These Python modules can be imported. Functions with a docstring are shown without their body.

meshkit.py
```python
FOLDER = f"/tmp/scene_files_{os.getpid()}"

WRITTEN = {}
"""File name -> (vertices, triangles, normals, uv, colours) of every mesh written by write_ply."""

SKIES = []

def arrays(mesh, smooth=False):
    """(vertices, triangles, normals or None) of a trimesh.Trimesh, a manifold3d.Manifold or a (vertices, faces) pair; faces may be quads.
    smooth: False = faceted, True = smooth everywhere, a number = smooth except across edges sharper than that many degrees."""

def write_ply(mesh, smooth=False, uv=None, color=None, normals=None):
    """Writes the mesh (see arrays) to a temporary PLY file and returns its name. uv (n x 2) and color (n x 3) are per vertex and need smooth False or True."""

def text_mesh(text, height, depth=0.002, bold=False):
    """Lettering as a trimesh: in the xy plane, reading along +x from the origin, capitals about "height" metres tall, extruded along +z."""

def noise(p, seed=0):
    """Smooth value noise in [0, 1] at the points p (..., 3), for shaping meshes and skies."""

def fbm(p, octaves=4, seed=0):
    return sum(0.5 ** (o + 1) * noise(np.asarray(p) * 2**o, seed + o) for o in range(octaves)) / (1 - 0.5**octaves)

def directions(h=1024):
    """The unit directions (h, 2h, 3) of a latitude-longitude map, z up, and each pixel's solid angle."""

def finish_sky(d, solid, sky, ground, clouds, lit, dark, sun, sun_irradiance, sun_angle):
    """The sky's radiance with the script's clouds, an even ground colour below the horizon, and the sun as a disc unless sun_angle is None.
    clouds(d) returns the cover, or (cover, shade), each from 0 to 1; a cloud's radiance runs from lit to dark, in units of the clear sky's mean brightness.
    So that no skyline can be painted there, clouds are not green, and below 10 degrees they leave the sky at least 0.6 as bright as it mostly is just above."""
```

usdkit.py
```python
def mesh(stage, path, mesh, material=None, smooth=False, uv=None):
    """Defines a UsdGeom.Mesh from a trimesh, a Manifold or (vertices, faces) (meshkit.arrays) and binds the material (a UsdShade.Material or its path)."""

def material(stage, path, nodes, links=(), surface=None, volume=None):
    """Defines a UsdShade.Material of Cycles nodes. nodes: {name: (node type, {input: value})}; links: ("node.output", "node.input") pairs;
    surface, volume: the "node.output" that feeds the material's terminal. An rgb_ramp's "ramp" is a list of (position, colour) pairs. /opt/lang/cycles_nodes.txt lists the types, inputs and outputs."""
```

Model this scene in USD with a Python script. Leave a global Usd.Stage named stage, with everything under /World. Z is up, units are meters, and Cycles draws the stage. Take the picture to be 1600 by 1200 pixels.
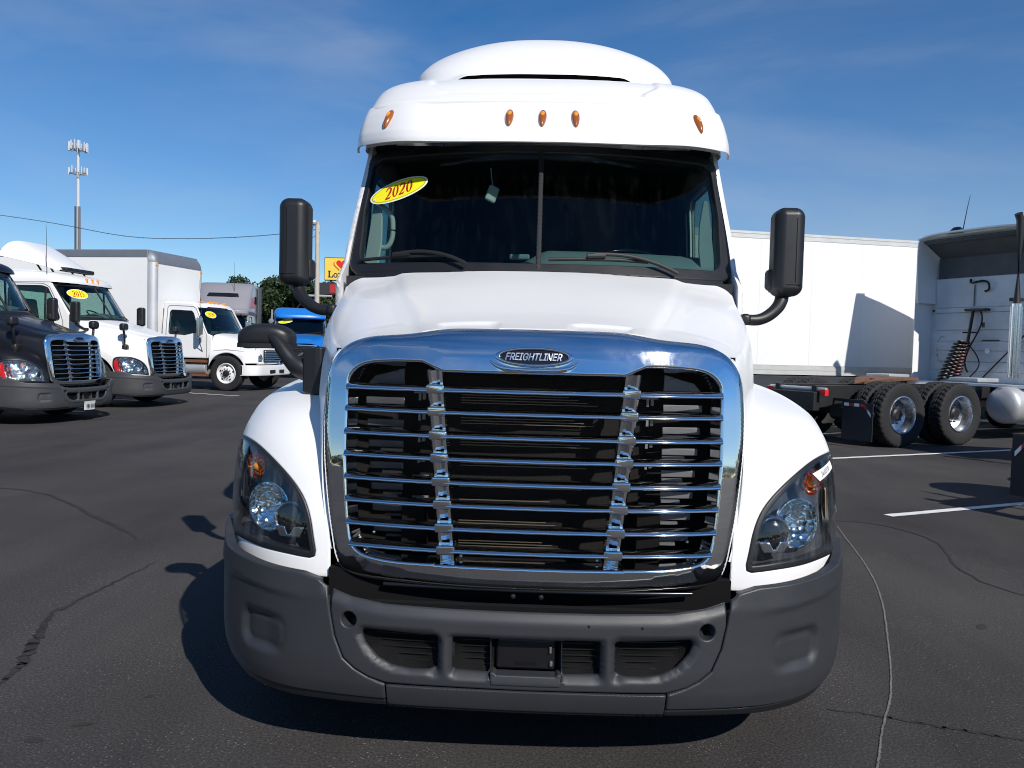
import math, random, glob
import numpy as np, trimesh, shapely, usdkit, meshkit
from shapely.geometry import Polygon, Point, LineString, box as sbox
from shapely import affinity
from shapely.ops import unary_union
from scipy.spatial import Delaunay
from scipy.interpolate import PchipInterpolator, CubicSpline, RectBivariateSpline
from pxr import Usd, UsdGeom, UsdLux, UsdShade, Sdf, Gf, Vt

random.seed(7)
RNG = np.random.default_rng(7)
stage = Usd.Stage.CreateInMemory()
UsdGeom.SetStageUpAxis(stage, UsdGeom.Tokens.z)
UsdGeom.SetStageMetersPerUnit(stage, 1.0)
UsdGeom.Xform.Define(stage, '/World')
UsdGeom.Scope.Define(stage, '/World/Looks')

# ------------------------------------------------------------------ camera
EYE = (0.0187, -2.6009, 1.4447)
YAW, PITCH, ROLL = 0.0340, -0.0430, -0.0268
def rot(axis, a):
    c, s = math.cos(a), math.sin(a)
    return np.array({'x': [[1, 0, 0], [0, c, -s], [0, s, c]], 'y': [[c, 0, s], [0, 1, 0], [-s, 0, c]], 'z': [[c, -s, 0], [s, c, 0], [0, 0, 1]]}[axis])
CM = rot('y', ROLL) @ rot('x', PITCH) @ rot('z', YAW)
cam = UsdGeom.Camera.Define(stage, '/World/camera')
R_, F_, U_ = CM[:, 0], CM[:, 1], CM[:, 2]
cam.AddTransformOp().Set(Gf.Matrix4d(*R_, 0, *U_, 0, *(-F_), 0, *EYE, 1))
cam.CreateHorizontalApertureAttr(36.0)
cam.CreateVerticalApertureAttr(27.0)
cam.CreateFocalLengthAttr(36.0 * 1280.0 / 1600.0)
cam.CreateFStopAttr(0.0)
cam.CreateExposureAttr(0.0)

# ------------------------------------------------------------------ sky and sun
SUN_EL, SUN_AZ = math.radians(37.0), math.radians(147.0)
SUN = np.array([math.sin(SUN_AZ) * math.cos(SUN_EL), math.cos(SUN_AZ) * math.cos(SUN_EL), math.sin(SUN_EL)])
sky = UsdLux.DomeLight.Define(stage, '/World/sky')
sky_mat = usdkit.material(stage, '/World/Looks/sky', {
    'tc': ('geometry', {}),
    'neg': ('vector_math', {'math_type': 'scale', 'scale': -1.0}),
    'map': ('mapping', {'scale': (1.4, 1.4, 5.0), 'rotation': (0.0, 0.25, 0.5)}),
    'n1': ('noise_texture', {'scale': 1.1, 'detail': 7.0, 'roughness': 0.55, 'distortion': 0.6}),
    'r1': ('rgb_ramp', {'ramp': [(0.0, (0, 0, 0)), (0.36, (0, 0, 0)), (0.50, (0.07, 0.07, 0.07)), (0.66, (0.28, 0.28, 0.28)), (1.0, (0.55, 0.55, 0.55))]}),
    's': ('sky_texture', {'sky_type': 'single_scattering', 'sun_disc': False, 'sun_elevation': SUN_EL, 'sun_rotation': SUN_AZ, 'altitude': 200.0, 'air_density': 0.95, 'aerosol_density': 0.02, 'ozone_density': 4.0}),
    'hs': ('hsv', {'saturation': 1.26, 'value': 1.0}),
    'ti': ('mix_color', {'blend_type': 'multiply', 'fac': 1.0, 'b': (0.955, 0.985, 1.05), 'use_clamp_result': False}),
    'mx': ('mix_color', {'blend_type': 'mix', 'b': (5.0, 5.6, 6.6)}),
    'bg': ('background_shader', {'strength': 0.097}),
}, [('tc.position', 'map.vector'), ('map.vector', 'n1.vector'), ('n1.fac', 'r1.fac'), ('s.color', 'hs.color'), ('hs.color', 'ti.a'), ('ti.result', 'mx.a'), ('r1.color', 'mx.fac'), ('mx.result', 'bg.color')], surface='bg.background')
UsdShade.MaterialBindingAPI.Apply(sky.GetPrim()).Bind(sky_mat)
sky.GetPrim().SetCustomDataByKey('kind', 'structure')
sun = UsdLux.DistantLight.Define(stage, '/World/sun')
sun.CreateIntensityAttr(1.25)
sun.CreateNormalizeAttr(True)
sun.CreateAngleAttr(0.5)
sun.CreateColorAttr(Gf.Vec3f(1.0, 0.95, 0.88))
zx = np.cross([0, 0, 1.0], SUN); zx /= np.linalg.norm(zx)
zy = np.cross(SUN, zx)
sun.AddTransformOp().Set(Gf.Matrix4d(*zx, 0, *zy, 0, *SUN, 0, 0, 0, 30, 1))

# ------------------------------------------------------------------ naming helpers
USED = {}
def numbered(parent, name):
    k = (parent, name)
    n = USED.get(k, -1) + 1
    USED[k] = n
    return f'{parent}/{name}' if n == 0 else f'{parent}/{name}_{n:03d}'
def keys(prim, label=None, category=None, group=None, kind=None):
    for k, v in (('label', label), ('category', category), ('group', group), ('kind', kind)):
        if v:
            prim.SetCustomDataByKey(k, v)
def thing(name, label, category, loc=(0, 0, 0), rotz=0.0, group=None):
    p = numbered('/World', name)
    x = UsdGeom.Xform.Define(stage, p)
    x.AddTranslateOp().Set(Gf.Vec3d(*loc))
    x.AddRotateZOp().Set(rotz)
    keys(x.GetPrim(), label, category, group)
    return p
SMOOTHED = {}
def part(parent, name, mesh, mat, label=None, smooth=38, kind=None, key=None):
    p = numbered(parent, name)
    if key is not None and (key, smooth) in SMOOTHED:
        v, f, n = SMOOTHED[(key, smooth)]
    else:
        v, f, n = meshkit.arrays(mesh, smooth)
        if key is not None:
            SMOOTHED[(key, smooth)] = (v, f, n)
    m = UsdGeom.Mesh.Define(stage, p)
    m.CreatePointsAttr(Vt.Vec3fArray.FromNumpy(v.astype(np.float32)))
    m.CreateFaceVertexCountsAttr(Vt.IntArray.FromNumpy(np.full(len(f), 3, np.int32)))
    m.CreateFaceVertexIndicesAttr(Vt.IntArray.FromNumpy(f.astype(np.int32).ravel()))
    m.CreateSubdivisionSchemeAttr('none')
    if n is not None:
        m.CreateNormalsAttr(Vt.Vec3fArray.FromNumpy(n.astype(np.float32)))
        m.SetNormalsInterpolation('vertex')
    UsdShade.MaterialBindingAPI.Apply(m.GetPrim()).Bind(mat)
    keys(m.GetPrim(), label, kind=kind)
    return p
def single(name, mesh, mat, label, category=None, kind=None, group=None, smooth=38):
    p = part('/World', name, mesh, mat, None, smooth)
    keys(stage.GetPrimAtPath(p), label, category, group, kind)
    return p

# ------------------------------------------------------------------ mesh helpers
def tm(v, f):
    v = np.asarray(v, float); f = np.asarray(f, int)
    if f.shape[1] == 4:
        f = np.vstack([f[:, [0, 1, 2]], f[:, [0, 2, 3]]])
    return trimesh.Trimesh(v, f, process=False)
def cat(*ms):
    ms = [m for m in ms if m is not None]
    return trimesh.util.concatenate(ms) if len(ms) > 1 else ms[0]
def mir(m):
    m = m.copy(); m.vertices = m.vertices * [-1, 1, 1]; m.faces = m.faces[:, ::-1]
    return m
def mv(m, d=(0, 0, 0), rz=0, rx=0, ry=0):
    m = m.copy()
    R = rot('z', rz) @ rot('y', ry) @ rot('x', rx)
    m.vertices = m.vertices @ R.T + np.asarray(d, float)
    return m
def grid(P, thick=0.0, closed_u=False, flip=False):
    """P (m, n, 3): rows of points; a sheet with optional thickness inwards."""
    P = np.asarray(P, float)
    m, n = P.shape[:2]
    idx = np.arange(m * n).reshape(m, n)
    if closed_u:
        idx = np.hstack([idx, idx[:, :1]])
    q = np.stack([idx[:-1, :-1], idx[:-1, 1:], idx[1:, 1:], idx[1:, :-1]], -1).reshape(-1, 4)
    if flip:
        q = q[:, ::-1]
    V = P.reshape(-1, 3)
    if not thick:
        return tm(V, q)
    s = tm(V, q)
    N = np.zeros_like(V)
    fn = np.cross(V[s.faces[:, 1]] - V[s.faces[:, 0]], V[s.faces[:, 2]] - V[s.faces[:, 0]])
    for k in range(3):
        np.add.at(N, s.faces[:, k], fn)
    N /= np.maximum(np.linalg.norm(N, axis=1, keepdims=True), 1e-12)
    B = V - N * thick
    return close_sheet(V, s.faces, B)
def close_sheet(V, f, B):
    n = len(V)
    e = np.vstack([f[:, [0, 1]], f[:, [1, 2]], f[:, [2, 0]]])
    es = np.sort(e, 1)
    _, inv, cnt = np.unique(es, axis=0, return_inverse=True, return_counts=True)
    bd = e[cnt[inv.ravel()] == 1]
    w = np.vstack([np.stack([bd[:, 1], bd[:, 0], bd[:, 0] + n], 1), np.stack([bd[:, 1], bd[:, 0] + n, bd[:, 1] + n], 1)])
    return trimesh.Trimesh(np.vstack([V, B]), np.vstack([f, f[:, ::-1] + n, w]), process=False)
def tri_region(poly, h, rext=0.0, rint=0.0):
    """Points and triangles filling a polygon: boundary points, rounding rings and an inner lattice."""
    geoms = list(getattr(poly, 'geoms', [poly]))
    pts = []
    def add(g):
        for q in getattr(g, 'geoms', [g]):
            if q.is_empty:
                continue
            if q.geom_type == 'Polygon':
                for r in [q.exterior, *q.interiors]:
                    pts.append(np.array(shapely.segmentize(r, h * .8).coords)[:-1])
    for g in geoms:
        add(g)
        for d in (.035, .13, .3, .52, .78, 1.0):
            if rext > 0:
                e = Polygon(g.exterior).buffer(-d * rext)
                for q in getattr(e, 'geoms', [e]):
                    if not q.is_empty:
                        c = np.array(shapely.segmentize(q.exterior, h * .8).coords)[:-1]
                        pts.append(c[shapely.contains_xy(g, c)])
            if rint > 0:
                for i in g.interiors:
                    c = np.array(shapely.segmentize(Polygon(i).buffer(d * rint).exterior, h * .8).coords)[:-1]
                    pts.append(c[shapely.contains_xy(g, c)])
    x0, y0, x1, y1 = poly.bounds
    xs, ys = np.meshgrid(np.arange(x0, x1, h), np.arange(y0, y1, h * .87))
    xs = xs + (np.arange(xs.shape[0]) % 2)[:, None] * h * .5
    L = np.stack([xs.ravel(), ys.ravel()], 1)
    core = poly.buffer(-.5 * h)
    if not core.is_empty:
        L = L[shapely.contains_xy(core, L)]
        if (rext > 0 or rint > 0) and len(L):
            dd = shapely.distance(shapely.points(L), poly.boundary)
            L = L[dd > max(rext, rint) + .4 * h]
        pts.append(L)
    P = np.vstack(pts)
    _, k = np.unique(np.round(P, 6), axis=0, return_index=True)
    P = P[np.sort(k)]
    t = Delaunay(P).simplices
    c = P[t].mean(1)
    a = P[t[:, 1]] - P[t[:, 0]]; b = P[t[:, 2]] - P[t[:, 0]]
    area = a[:, 0] * b[:, 1] - a[:, 1] * b[:, 0]
    t[area < 0] = t[area < 0][:, ::-1]
    el = np.max([np.linalg.norm(P[t[:, i]] - P[t[:, (i + 1) % 3]], axis=1) for i in range(3)], 0)
    keep = shapely.contains_xy(poly, c) & (np.abs(area) > 1e-4 * el ** 2)
    return P, t[keep]
def panel(poly, F, thick=.006, h=.03, r=0.0, ri=None):
    """A plate over poly (u, v) bent onto F(u, v) -> points; the edges are rounded by r (holes by ri)."""
    ri = r if ri is None else ri
    P, t = tri_region(poly, h, r, ri)
    e = 1e-4
    A = F(P[:, 0], P[:, 1])
    N = np.cross(F(P[:, 0] + e, P[:, 1]) - F(P[:, 0] - e, P[:, 1]), F(P[:, 0], P[:, 1] + e) - F(P[:, 0], P[:, 1] - e))
    N /= np.maximum(np.linalg.norm(N, axis=1, keepdims=True), 1e-15)
    off = np.zeros(len(P))
    pp = shapely.points(P)
    for rr, rings in ((r, [g.exterior for g in getattr(poly, 'geoms', [poly])]), (ri, [i for g in getattr(poly, 'geoms', [poly]) for i in g.interiors])):
        if rr > 0:
            for ring in rings:
                d = np.minimum(shapely.distance(pp, ring), rr)
                off = np.maximum(off, rr - np.sqrt(np.maximum(rr * rr - (rr - d) ** 2, 0)))
    return close_sheet(A - N * off[:, None], t, A - N * np.maximum(off, thick)[:, None] - N * 1e-4)
def flat(y0=0.0):
    return lambda u, v: np.stack([u, np.full_like(u, y0), v], 1)
def smoothpoly(pts, n=8, closed=True):
    """A polygon through pts rounded by a spline."""
    p = np.asarray(pts, float)
    q = np.vstack([p, p[:1]]) if closed else p
    d = np.r_[0, np.cumsum(np.linalg.norm(np.diff(q, axis=0), axis=1))]
    cs = CubicSpline(d, q, bc_type='periodic' if closed else 'natural')
    return cs(np.linspace(0, d[-1], n * len(p) + 1))[:-1 if closed else None]
def rounded(pts, r):
    """A polygon with its corners rounded to radius r."""
    g = Polygon(pts)
    return g.buffer(-r).buffer(2 * r).buffer(-r)
def rrect(x0, x1, z0, z1, r):
    return sbox(x0 + r, z0 + r, x1 - r, z1 - r).buffer(r, 8)
def ellipse(cx, cz, a, b, ang=0, n=24):
    return affinity.rotate(affinity.scale(Point(cx, cz).buffer(1, n // 4), a, b), ang, origin=(cx, cz))
def mirpoly(p):
    return affinity.scale(p, -1, 1, origin=(0, 0))
def box(x0, x1, y0, y1, z0, z1, r=0.0):
    if r <= 0:
        m = trimesh.creation.box((x1 - x0, y1 - y0, z1 - z0)); m.apply_translation(((x0 + x1) / 2, (y0 + y1) / 2, (z0 + z1) / 2))
        return m
    return rbox(x0, x1, y0, y1, z0, z1, r)
def rbox(x0, x1, y0, y1, z0, z1, r, seg=3):
    """A box with rounded edges and corners."""
    r = min(r, (x1 - x0) / 2.001, (y1 - y0) / 2.001, (z1 - z0) / 2.001)
    s = trimesh.creation.uv_sphere(r, count=[2 * seg + 2, 4 * seg])
    v = s.vertices
    P = np.vstack([v + [x, y, z] for x in (x0 + r, x1 - r) for y in (y0 + r, y1 - r) for z in (z0 + r, z1 - r)])
    return trimesh.convex.convex_hull(P)
def hull(*pts):
    return trimesh.convex.convex_hull(np.vstack(pts))
def tube(path, rad, n=12, caps=True, flatn=1.0, up=(0, 0, 1)):
    """A round (or flattened) bar along a path; rad a number or one per point."""
    p = np.asarray(path, float)
    rad = np.broadcast_to(np.asarray(rad, float), (len(p),))
    t = np.gradient(p, axis=0); t /= np.linalg.norm(t, axis=1, keepdims=True)
    u = np.asarray(up, float)
    rings = []
    for i in range(len(p)):
        a = np.cross(t[i], u)
        if np.linalg.norm(a) < 1e-3:
            a = np.cross(t[i], [0, 1.0, .1])
        a /= np.linalg.norm(a)
        b = np.cross(a, t[i])
        th = np.linspace(0, 2 * np.pi, n, endpoint=False)
        rings.append(p[i] + rad[i] * (np.cos(th)[:, None] * a * flatn + np.sin(th)[:, None] * b))
    m = grid(np.array(rings), closed_u=True, flip=False)
    V, f = m.vertices, m.faces
    if caps:
        k = len(V)
        V = np.vstack([V, p[0], p[-1]])
        i = np.arange(n); j = (i + 1) % n
        b = (len(p) - 1) * n
        f = np.vstack([f, np.stack([np.full(n, k), j, i], 1), np.stack([np.full(n, k + 1), b + i, b + j], 1)])
    return tm(V, f)
def curve(pts, n=24):
    p = np.asarray(pts, float)
    d = np.r_[0, np.cumsum(np.linalg.norm(np.diff(p, axis=0), axis=1))]
    return CubicSpline(d, p)(np.linspace(0, d[-1], n)) if len(p) > 2 else np.linspace(p[0], p[1], n)
def lathe(prof, n=48, axis='x'):
    """prof: (radius, along) pairs, turned about the axis."""
    p = np.asarray(prof, float)
    th = np.linspace(0, 2 * np.pi, n, endpoint=False)
    P = np.stack([np.repeat(p[:, 1:2], n, 1), p[:, :1] * np.cos(th), p[:, :1] * np.sin(th)], -1)
    if axis == 'y':
        P = P[..., [1, 0, 2]]
    if axis == 'z':
        P = P[..., [1, 2, 0]]
    m = grid(P, closed_u=True, flip=(axis == 'y'))
    return m
def cyl(a, b, r, n=20):
    return tube([a, b], r, n)
def extrude(poly, y0, y1):
    """A polygon in x, z given depth from y0 to y1."""
    ms = []
    for g in getattr(poly, 'geoms', [poly]):
        m = trimesh.creation.extrude_polygon(g, y1 - y0, engine='earcut')
        v = m.vertices
        ms.append(trimesh.Trimesh(np.stack([v[:, 0], y1 - v[:, 2], v[:, 1]], 1), m.faces, process=False))
    return cat(*ms)
def sm(x, a, b):
    t = np.clip((x - a) / (b - a), 0, 1)
    return t * t * (3 - 2 * t)
# ------------------------------------------------------------------ materials
def mat(name, color, rough=.5, metal=0.0, coat=0.0, coat_rough=.03, vary=0.0, vscale=3.0, bump=0.0, bscale=60.0, spec=None, rvary=0.0, emit=None):
    nodes = {'p': ('principled_bsdf', {'base_color': color, 'roughness': rough, 'metallic': metal, 'coat_weight': coat, 'coat_roughness': coat_rough})}
    links = []
    if spec is not None:
        nodes['p'][1]['specular_ior_level'] = spec
    if vary or rvary or bump:
        nodes['tc'] = ('texture_coordinate', {})
    if vary:
        nodes['n'] = ('noise_texture', {'scale': vscale, 'detail': 5.0, 'roughness': .6})
        nodes['r'] = ('rgb_ramp', {'ramp': [(.25, tuple(c * (1 - vary) for c in color)), (.75, tuple(min(1, c * (1 + vary * .6)) for c in color))]})
        links += [('tc.object', 'n.vector'), ('n.fac', 'r.fac'), ('r.color', 'p.base_color')]
    if rvary:
        nodes['n2'] = ('noise_texture', {'scale': vscale * 2.3, 'detail': 6.0, 'roughness': .65})
        nodes['mr'] = ('map_range', {'from_min': .3, 'from_max': .7, 'to_min': max(rough - rvary, .01), 'to_max': rough + rvary, 'clamp': True})
        links += [('tc.object', 'n2.vector'), ('n2.fac', 'mr.value'), ('mr.result', 'p.roughness')]
    if bump:
        nodes['n3'] = ('noise_texture', {'scale': bscale, 'detail': 3.0})
        nodes['b'] = ('bump', {'strength': 1.0, 'distance': bump})
        links += [('tc.object', 'n3.vector'), ('n3.fac', 'b.height'), ('b.normal', 'p.normal')]
    return usdkit.material(stage, f'/World/Looks/{name}', nodes, links, surface='p.BSDF')
def glassy(name, tint=(.8, .85, .83), ior=1.45, rough=0.0, refl=1.0, dirt_haze=0.0):
    nodes = {'ge': ('geometry', {}), 'io': ('map_range', {'from_min': 0.0, 'from_max': 1.0, 'to_min': ior, 'to_max': 1.0 / ior}), 'f': ('fresnel', {}), 't': ('transparent_bsdf', {'color': tint}), 'g': ('glossy_bsdf', {'color': (refl,) * 3, 'roughness': rough}), 'm': ('mix_closure', {})}
    links = [('ge.backfacing', 'io.value'), ('io.result', 'f.IOR'), ('f.fac', 'm.fac'), ('t.BSDF', 'm.closure1'), ('g.BSDF', 'm.closure2')]
    out = 'm.closure'
    if dirt_haze:
        nodes.update({'tc': ('texture_coordinate', {}), 'mp': ('mapping', {'scale': (9.0, 3.0, 1.6)}), 'n': ('noise_texture', {'scale': 2.2, 'detail': 6.0, 'roughness': .7}), 'r': ('rgb_ramp', {'ramp': [(.5, (0, 0, 0)), (.8, (dirt_haze,) * 3)]}),
                      'd': ('diffuse_bsdf', {'color': (.5, .5, .5)}), 'm2': ('mix_closure', {})})
        links += [('tc.object', 'mp.vector'), ('mp.vector', 'n.vector'), ('n.fac', 'r.fac'), ('r.color', 'm2.fac'), ('m.closure', 'm2.closure1'), ('d.BSDF', 'm2.closure2')]
        out = 'm2.closure'
    return usdkit.material(stage, f'/World/Looks/{name}', nodes, links, surface=out)
W = .77
M = dict(
    white=mat('white_paint', (W, W, W * 1.0), .42, coat=.16, coat_rough=.05, vary=.03, vscale=2.0, rvary=.05, spec=.3),
    black_paint=mat('black_paint', (.006, .006, .009), .35, coat=.25, coat_rough=.05, spec=.3),
    blue_paint=mat('blue_paint', (.008, .17, .58), .35, coat=.7),
    grey_paint=mat('grey_paint', (.27, .26, .28), .4, metal=.1, coat=.6),
    rail_grey=mat('roof_rail_grey', (.17, .19, .22), .45, metal=.2, vary=.1),
    red_paint=mat('red_paint', (.42, .02, .02), .4, coat=.5),
    chrome=mat('chrome', (.84, .85, .86), .05, metal=1.0, rvary=.035, vscale=3.0),
    chrome_rough=mat('worn_chrome', (.75, .76, .78), .16, metal=1.0, rvary=.06, vscale=5.0),
    alu=mat('aluminium', (.74, .75, .77), .26, metal=1.0, rvary=.08, vscale=6.0),
    alu_dull=mat('dull_aluminium', (.58, .59, .60), .5, metal=.6, vary=.12, vscale=2.0),
    bumper=mat('grey_bumper_plastic', (.031, .0325, .037), .46, vary=.10, vscale=3.0, bump=.0006, bscale=420.0, rvary=.06),
    bumper_old=mat('faded_bumper_plastic', (.046, .048, .053), .5, vary=.12, vscale=3.0, rvary=.06),
    plastic=mat('black_plastic', (.012, .012, .0135), .42, bump=.0004, bscale=500.0, rvary=.05, vscale=4.0),
    gloss=mat('gloss_black', (.010, .010, .012), .18),
    void=mat('dark_recess', (.004, .004, .0045), .9, spec=.2),
    rubber=mat('rubber', (.011, .011, .012), .6),
    tyre=mat('tyre_rubber', (.013, .013, .0135), .8, vary=.25, vscale=5.0, bump=.001, bscale=90.0),
    steel=mat('painted_steel', (.014, .014, .015), .5, vary=.3, vscale=5.0),
    rust=mat('rusty_steel', (.15, .075, .042), .8, vary=.5, vscale=7.0, bump=.002, bscale=30.0),
    brown=mat('brown_step_paint', (.19, .075, .04), .5, vary=.2),
    white_wheel=mat('white_wheel_paint', (.74, .74, .73), .4, vary=.08, vscale=6.0),
    grey=mat('grey_plastic', (.11, .113, .122), .55, vary=.08),
    clip=mat('bracket_metal', (.20, .195, .185), .5, metal=.3, vary=.2, vscale=20.0),
    fin=mat('condenser_tube', (.17, .14, .10), .5, metal=.5),
    white_plain=mat('white_panel', (.78, .78, .77), .42, vary=.04, vscale=.8),
    box_white=mat('box_side_white', (.78, .78, .77), .4, vary=.05, vscale=.7),
    rail=mat('trailer_rail', (.56, .56, .54), .45, metal=.3, vary=.12, vscale=4.0),
    dash=mat('dash_vinyl', (.15, .21, .21), .6, vary=.08),
    trim=mat('cab_trim', (.42, .44, .41), .65, vary=.05),
    cab_dark=mat('cab_lining', (.012, .014, .018), .85),
    amber=mat('amber_lens', (.85, .29, .015), .12, coat=1.0, coat_rough=.02),
    amber_dark=mat('amber_lens_base', (.30, .085, .012), .2, coat=1.0),
    red_lens=mat('red_lens', (.75, .02, .025), .2, coat=1.0),
    reflector=mat('lamp_reflector', (.86, .88, .90), .06, metal=1.0),
    bezel=mat('lamp_bezel', (.055, .056, .064), .25),
    yellow=mat('sticker_yellow', (.88, .80, .012), .5),
    sticker_white=mat('sticker_white', (.82, .82, .80), .5),
    print_red=mat('print_red', (.42, .01, .01), .5),
    print_dark=mat('print_dark', (.03, .03, .035), .6),
    plate=mat('licence_plate', (.72, .73, .72), .4, vary=.1, vscale=30.0),
    line=mat('line_paint', (.74, .74, .72), .7, vary=.15, vscale=6.0, bump=.001, bscale=120.0),
    pole=mat('weathered_pole', (.46, .42, .37), .8, vary=.15, vscale=3.0),
    galv=mat('galvanised_steel', (.36, .37, .39), .45, metal=.5, vary=.08),
    antenna_white=mat('antenna_white', (.52, .54, .57), .5),
    cable=mat('cable', (.03, .03, .03), .6),
    sign_yellow=mat('sign_yellow', (.85, .58, .08), .45),
    sign_red=mat('sign_red', (.68, .02, .025), .45),
    sign_orange=mat('sign_orange', (.80, .28, .03), .45),
    hose_red=mat('hose_red', (.07, .015, .015), .45),
    glass=glassy('windscreen_glass', (.74, .82, .81), 1.30, refl=.8, dirt_haze=.004),
    side_glass=glassy('side_glass', (.66, .80, .76), 1.42),
    lens=glassy('clear_lens', (.93, .95, .96), 1.40, dirt_haze=.07),  # pale haze in the colour stands in for reflection off the lens
    mirror_glass=mat('mirror_glass', (.8, .8, .8), .03, metal=1.0),
)
def road_film_white():
    """White paint with a thin uneven road film and a few insect specks."""
    n = {'tc': ('texture_coordinate', {}), 'n': ('noise_texture', {'scale': 1.7, 'detail': 6.0, 'roughness': .62}), 'r': ('rgb_ramp', {'ramp': [(.30, (W, W, W)), (.62, (W * .975, W * .97, W * .96)), (.85, (W * .90, W * .885, W * .86))]}),
         'v': ('voronoi_texture', {'scale': 11.0, 'randomness': 1.0}), 'wn': ('white_noise_texture', {'dimensions': '3D'}), 'pk': ('math', {'math_type': 'greater_than', 'value2': .80}), 'sz': ('map_range', {'from_min': .018, 'from_max': .036, 'to_min': .75, 'to_max': 0.0, 'clamp': True}),
         'mm': ('math', {'math_type': 'multiply'}), 'mx': ('mix_color', {'blend_type': 'mix', 'b': (.16, .14, .11)}), 'mr': ('map_range', {'from_min': .3, 'from_max': .7, 'to_min': .30, 'to_max': .44, 'clamp': True}),
         'p': ('principled_bsdf', {'coat_weight': .22, 'coat_roughness': .05, 'specular_ior_level': .3})}
    l = [('tc.object', 'n.vector'), ('n.fac', 'r.fac'), ('tc.object', 'v.vector'), ('v.position', 'wn.vector'), ('wn.value', 'pk.value1'), ('v.distance', 'sz.value'), ('pk.value', 'mm.value1'), ('sz.result', 'mm.value2'),
         ('r.color', 'mx.a'), ('mm.value', 'mx.fac'), ('mx.result', 'p.base_color'), ('n.fac', 'mr.value'), ('mr.result', 'p.roughness')]
    return usdkit.material(stage, '/World/Looks/white_road_paint', n, l, surface='p.BSDF')
M['white'] = road_film_white()
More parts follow.
